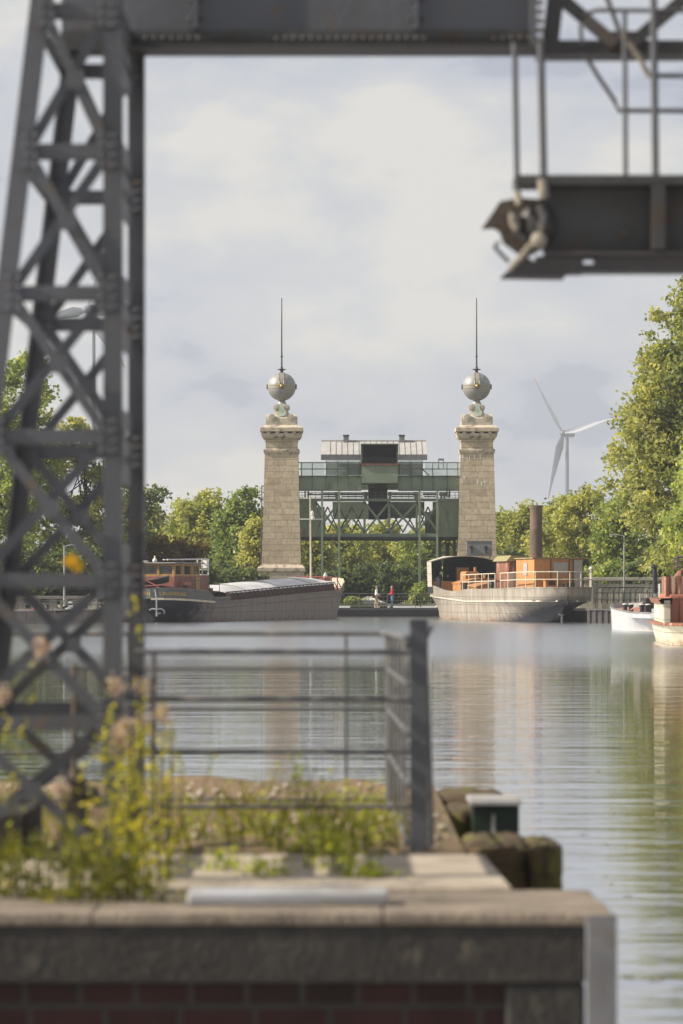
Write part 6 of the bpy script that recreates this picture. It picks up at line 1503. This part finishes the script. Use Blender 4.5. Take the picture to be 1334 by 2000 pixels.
# ================================================================== FOREGROUND RAILINGS
t = thing('quay_railing', 'near grey pipe railing with thick flat end post on the quay', 'railing', (X(816, 19.85), 19.85, QZ))
dn = 19.85
mb = MB(); mb.box(X(800, dn), X(835, dn), dn-.012, dn+.012, QZ-.005, Z(1209, dn)); mb.box(X(829, dn), X(835, dn)+.004, dn+.0125, dn+.09, QZ-.005, Z(1212, dn)); mb.build('end_post', 'crane', t, bevel=.004)
mb = MB(); mb.box(X(786, dn), X(846, dn), dn-.08, dn+.1, QZ-.004, QZ+.012); mb.build('base_plate', 'rusty_steel', t)
for py in (1274, 1366, 1468, 1576):
    mb = MB(); mb.tube([P(262, py-1, dn), P(800, py, dn)], .0155 if py < 1400 else .012, 10); mb.build('rail', 'rail', t, smooth=True)
mb = MB(); mb.tube([P(300, 1680, dn), P(300, 1270, dn)], .016, 10); mb.build('middle_post', 'rail', t)
t = thing('edge_railing', 'far grey railing along the water edge of the quay with rounded corner', 'railing', (X(757, 24), 24, QZ))
d = 24.0; c = X(757, d); zt_ = Z(1237, d)
mb = MB(); mb.tube([(-3.6, d, zt_), (c-.06, d, zt_), (c-.018, d-.02, zt_), (c+.005, d-.06, zt_), (c+.06, 20.05, zt_+.02), (c+.06, 19.98, zt_-.02)], .017, 10); mb.build('top_rail', 'rail', t, smooth=True)
mb = MB()
for py in (1306, 1385, 1470, 1562):
    mb.tube([(-3.6, d, Z(py, d)), (c, d, Z(py, d)), (c+.06, 20.0, Z(py, d))], .011, 8)
mb.each('lower_rail', 'rail', t)
for x in (c, X(676, d), X(250, d), -2.4):
    mb = MB(); mb.tube([(x, d, QZ-.02), (x, d, zt_)], .016 if x == c else .009, 8); mb.each('post', 'rail', t)
mb = MB()
for y in np.linspace(20.5, 23.6, 5): mb.tube([(c+.06*(24-y)/4, y, QZ-.02), (c+.06*(24-y)/4, y, zt_)], .011, 8)
mb.each('side_bar', 'rail', t)
t = thing('bent_pipe', 'weathered bent pipe standing behind the thick railing post', 'pipe', (X(830, 20.6), 20.6, QZ))
d = 20.6
mb = MB(); mb.tube([P(842, 1660, d), P(838, 1500, d), P(832, 1340, d), P(826, 1290, d-.05), P(828, 1262, d-.15), P(833, 1240, d-.1), P(840, 1225, d)], .020, 10); mb.build('pipe', 'rail', t, smooth=True)

# ================================================================== WEEDS
def weed(px, d, h, spread, nst, nleaf, leaf, mat, label, group, fluff=0, tone=(.55, .25), name='weed', zb=QZ, lean=.12):
    x = X(px, d); t = thing(name, label, 'weed', (x, d, zb), group)
    stems = MB(); L, T = [], []; Fp = []
    for i in range(nst):
        bx_, by_ = random.gauss(0, spread*.22), random.gauss(0, spread*.22); hh = h*random.uniform(.6, 1.02)
        lx, ly = random.gauss(0, lean), random.gauss(0, lean)
        p = [Vector((x+bx_+lx*hh*q*q, d+by_+ly*hh*q*q, zb-.02+hh*q)) for q in np.linspace(0, 1, 6)]
        stems.tube(p, random.uniform(.004, .007), 5, r1=.0015)
        for j in range(nleaf):
            q = random.uniform(.03, 1.)**1.15; c = p[0].lerp(p[-1], q); c = Vector((x+bx_+lx*hh*q*q, d+by_+ly*hh*q*q, zb+hh*q))
            r = spread*(.10+.28*(1-q))*random.uniform(.2, 1.)
            a = random.uniform(0, 6.28); L.append((c.x+r*math.cos(a), c.y+r*math.sin(a), c.z+random.gauss(0, .012))); T.append(random.gauss(*tone))
        if fluff and i < fluff:
            for m_ in range(70):
                Fp.append(tuple(p[-1]+Vector((random.gauss(0, .02), random.gauss(0, .02), random.gauss(0, .022)))))
    stems.build('stem', 'stem', t)
    leaf_mesh('foliage', L, leaf, np.array(T), mat, t, up=.15, aspect=.42)
    if Fp: leaf_mesh('seed_head', Fp, .012, RNG.random(len(Fp)), 'fluff', t, up=0, aspect=.7)
    return t
WG = 'tall seeding weeds in front of the crane foot'
weed(284, 17.75, 1.36, .20, 3, 42, .021, 'weed', 'tallest weed with pale seed heads, in front of the right crane post', WG, 2, zb=QZ)
weed(262, 17.6, 1.02, .36, 5, 44, .021, 'weed', 'broad yellow-green seeding weed left of the tallest weed', WG, 3)
weed(238, 17.4, .92, .28, 4, 38, .021, 'weed', 'bushy yellow-green seeding weed just in front of the grey foot block', WG, 2)
weed(308, 17.9, .85, .36, 7, 50, .021, 'weed', 'yellow-green weed right of the tallest weed, beside the near railing', WG, 2)
weed(198, 17.3, .60, .26, 4, 30, .021, 'weed', 'lower seeding weed in front of the crane brace', WG, 1)
weed(14, 17.3, 1.16, .20, 3, 26, .021, 'weed', 'weed with pale seed heads at the left picture edge', WG, 3, lean=.05)
weed(128, 17.2, .62, .14, 2, 18, .021, 'weed', 'weed with a single pale seed head between the crane braces', WG, 1)
WL = 'low green weeds at the crane foot'
for px, d, h, lab in ((20, 17.2, .36, 'low green weed clump at the left picture edge'), (75, 17.1, .42, 'low green weed clump below the crossing crane braces'), (120, 17.0, .46, 'low green weed clump left of the grey foot block'),
                      (170, 16.95, .40, 'low green weed clump hiding the bottom of the foot block'), (215, 16.9, .44, 'low green weed clump at the foot of the tall weeds'), (262, 16.95, .34, 'low green weed clump left of the pale plank')):
    weed(px, d, h*.8, .40, 5, 40, .022, 'weedshade', lab, WL, 0, tone=(.42, .28))
WR = 'green weeds along the slab behind the pale plank'
n_lab = ['small weed at the left end of the weed row behind the plank', 'second weed of the row behind the plank, counted from the left', 'thin weed of the row below the reflected left tower', 'weed of the row before the middle of the railing', 'leafy weed in the middle of the row behind the plank', 'bright bushy weed above the right half of the plank', 'bright weed clump left of the thin upright railing bar', 'bushy light green weed right of the middle of the row', 'last green weed of the row beside the side railing']
for (px, d, h, sp, ns), lab in zip(((350, 20.0, .42, .4, 7), (395, 20.6, .48, .36, 6), (445, 20.3, .50, .34, 6), (500, 20.8, .46, .4, 7), (545, 20.2, .40, .4, 8), (590, 20.0, .52, .42, 9), (632, 19.7, .46, .44, 11), (672, 20.0, .36, .42, 10), (722, 20.6, .44, .34, 6)), n_lab):
    weed(px, d, h*{350: .8, 395: 1.1, 445: .55, 500: .95, 545: .5, 590: 1.1, 632: .9, 672: .7, 722: .95}[px], sp, max(3, ns-3) if px < 560 else ns, 20, .021, 'weedgreen', lab, WR, 0, tone=(.6, .28), lean=.22)
WJ = 'small weeds in the paving joint in front of the slab'
for px, d, h, lab in ((445, 18.6, .12, 'small weed tuft in the joint above the left half of the plank'), (540, 18.3, .10, 'small weed tuft in the joint above the middle of the plank'), (655, 18.5, .20, 'weed tuft with pointed leaves hanging over the slab above the right half of the plank'), (705, 18.2, .07, 'tiny weed tuft above the right end of the plank'), (640, 18.9, .26, 'larger weed tuft on the slab just below the bright weed clump')):
    weed(px, d, h, .34, 7, 16, .022, 'weedgreen', lab, WJ, 0, tone=(.5, .25))
# grass-like haze of thin stalks on the gravel
mbp = []
for i in range(700):
    x, y = random.uniform(-2.8, .45), random.uniform(19.9, 23.5); h = random.uniform(.05, .22)
    mbp.append((x, y, h))
mb = MB()
for x, y, h in mbp:
    a, b = random.gauss(0, .06), random.gauss(0, .06)
    mb.add([(x-.004, y, QZ-.02), (x+.004, y, QZ-.02), (x+a*.5+.003, y+b*.5, QZ+h*.6), (x+a, y+b, QZ+h)], [(0, 1, 2, 3)])
gr_ = mb.build('grass', leafmat('dry_grass', [(.20, .19, .05), (.20, .19, .05)], trans=.5)); tag(gr_, 'thin dry grass between the weeds on the quay', 'grass', kind='stuff')

# ================================================================== LEAVES ON THE WATER
def floating(px, py, sz, tn, lab, grp=None):
    d = FPX*CAM_H/(py-1150.0)
    mb = MB(); n_ = 9; x = X(px, d); a0 = random.uniform(0, 6.28)
    pts = []
    for i in range(n_):
        a = 2*math.pi*i/n_; r = sz*(1+.35*math.cos(2*a))*random.uniform(.8, 1.1)
        u, v = rot2(r*math.cos(a), r*.7*math.sin(a), a0); pts.append((x+u, d+v, .005+random.uniform(0, .006)))
    c = (x, d, .008)
    mb.add(pts+[c], [(i, (i+1) % n_, n_) for i in range(n_)])
    mt = M('drifting_leaf', *( [((.22, .10, .05), (.15, .07, .04))] if tn < .5 else [((.42, .34, .14), (.36, .27, .10))])[0], rough=.6, scale=20)
    o = mb.build('fallen_leaf', mt); tag(o, lab, 'leaf', grp); return o
floating(1140, 1630, .042, 0, 'single red-brown leaf floating right of the green box', 'leaves floating on the canal')
floating(1182, 1646, .032, .9, 'pale leaf floating just right of the red-brown leaf', 'leaves floating on the canal')
floating(1078, 1522, .035, 0, 'small brown leaf floating above the green box, right of the tower reflection', 'leaves floating on the canal')

FL = ((960, 1470), (975, 1310), (1258, 1510), (1262, 1575), (1160, 1525), (1215, 1440), (1244, 1330), (1290, 1600), (1165, 1505), (1110, 1550), (1300, 1450), (1180, 1710), (1190, 1725), (1285, 1690), (1225, 1750), (1280, 1915), (1240, 1650), (1100, 1388), (1275, 1545), (1040, 1410), (1320, 1660), (1010, 1560), (1200, 1585), (1060, 1352), (707, 1402), (1265, 1352), (1230, 1905))
for px, py in FL:
    floating(px+random.uniform(-3, 3), py, random.uniform(.028, .042)*(1 if py > 1400 else 1.4), .9, 'yellowish leaf drifting flat on the open canal water', 'yellowish leaves drifting on the canal')

# ================================================================== AIR
hz_ = MB().box(-3100, 3100, -280, 3300, -3.0, 260); hzo = hz_.build('haze', 'water')
hm = bpy.data.materials.new('haze_air'); hm.use_nodes = True; hn = hm.node_tree.nodes; hn.clear()
ho = hn.new('ShaderNodeOutputMaterial'); hv = hn.new('ShaderNodeVolumePrincipled'); hv.inputs['Density'].default_value = .0002; hv.inputs['Color'].default_value = (.86, .90, .96, 1); hv.inputs['Anisotropy'].default_value = .2
hm.node_tree.links.new(hv.outputs['Volume'], ho.inputs['Volume'])
hzo.data.materials.clear(); hzo.data.materials.append(hm); tag(hzo, 'pale summer haze over the canal', 'haze', kind='stuff')
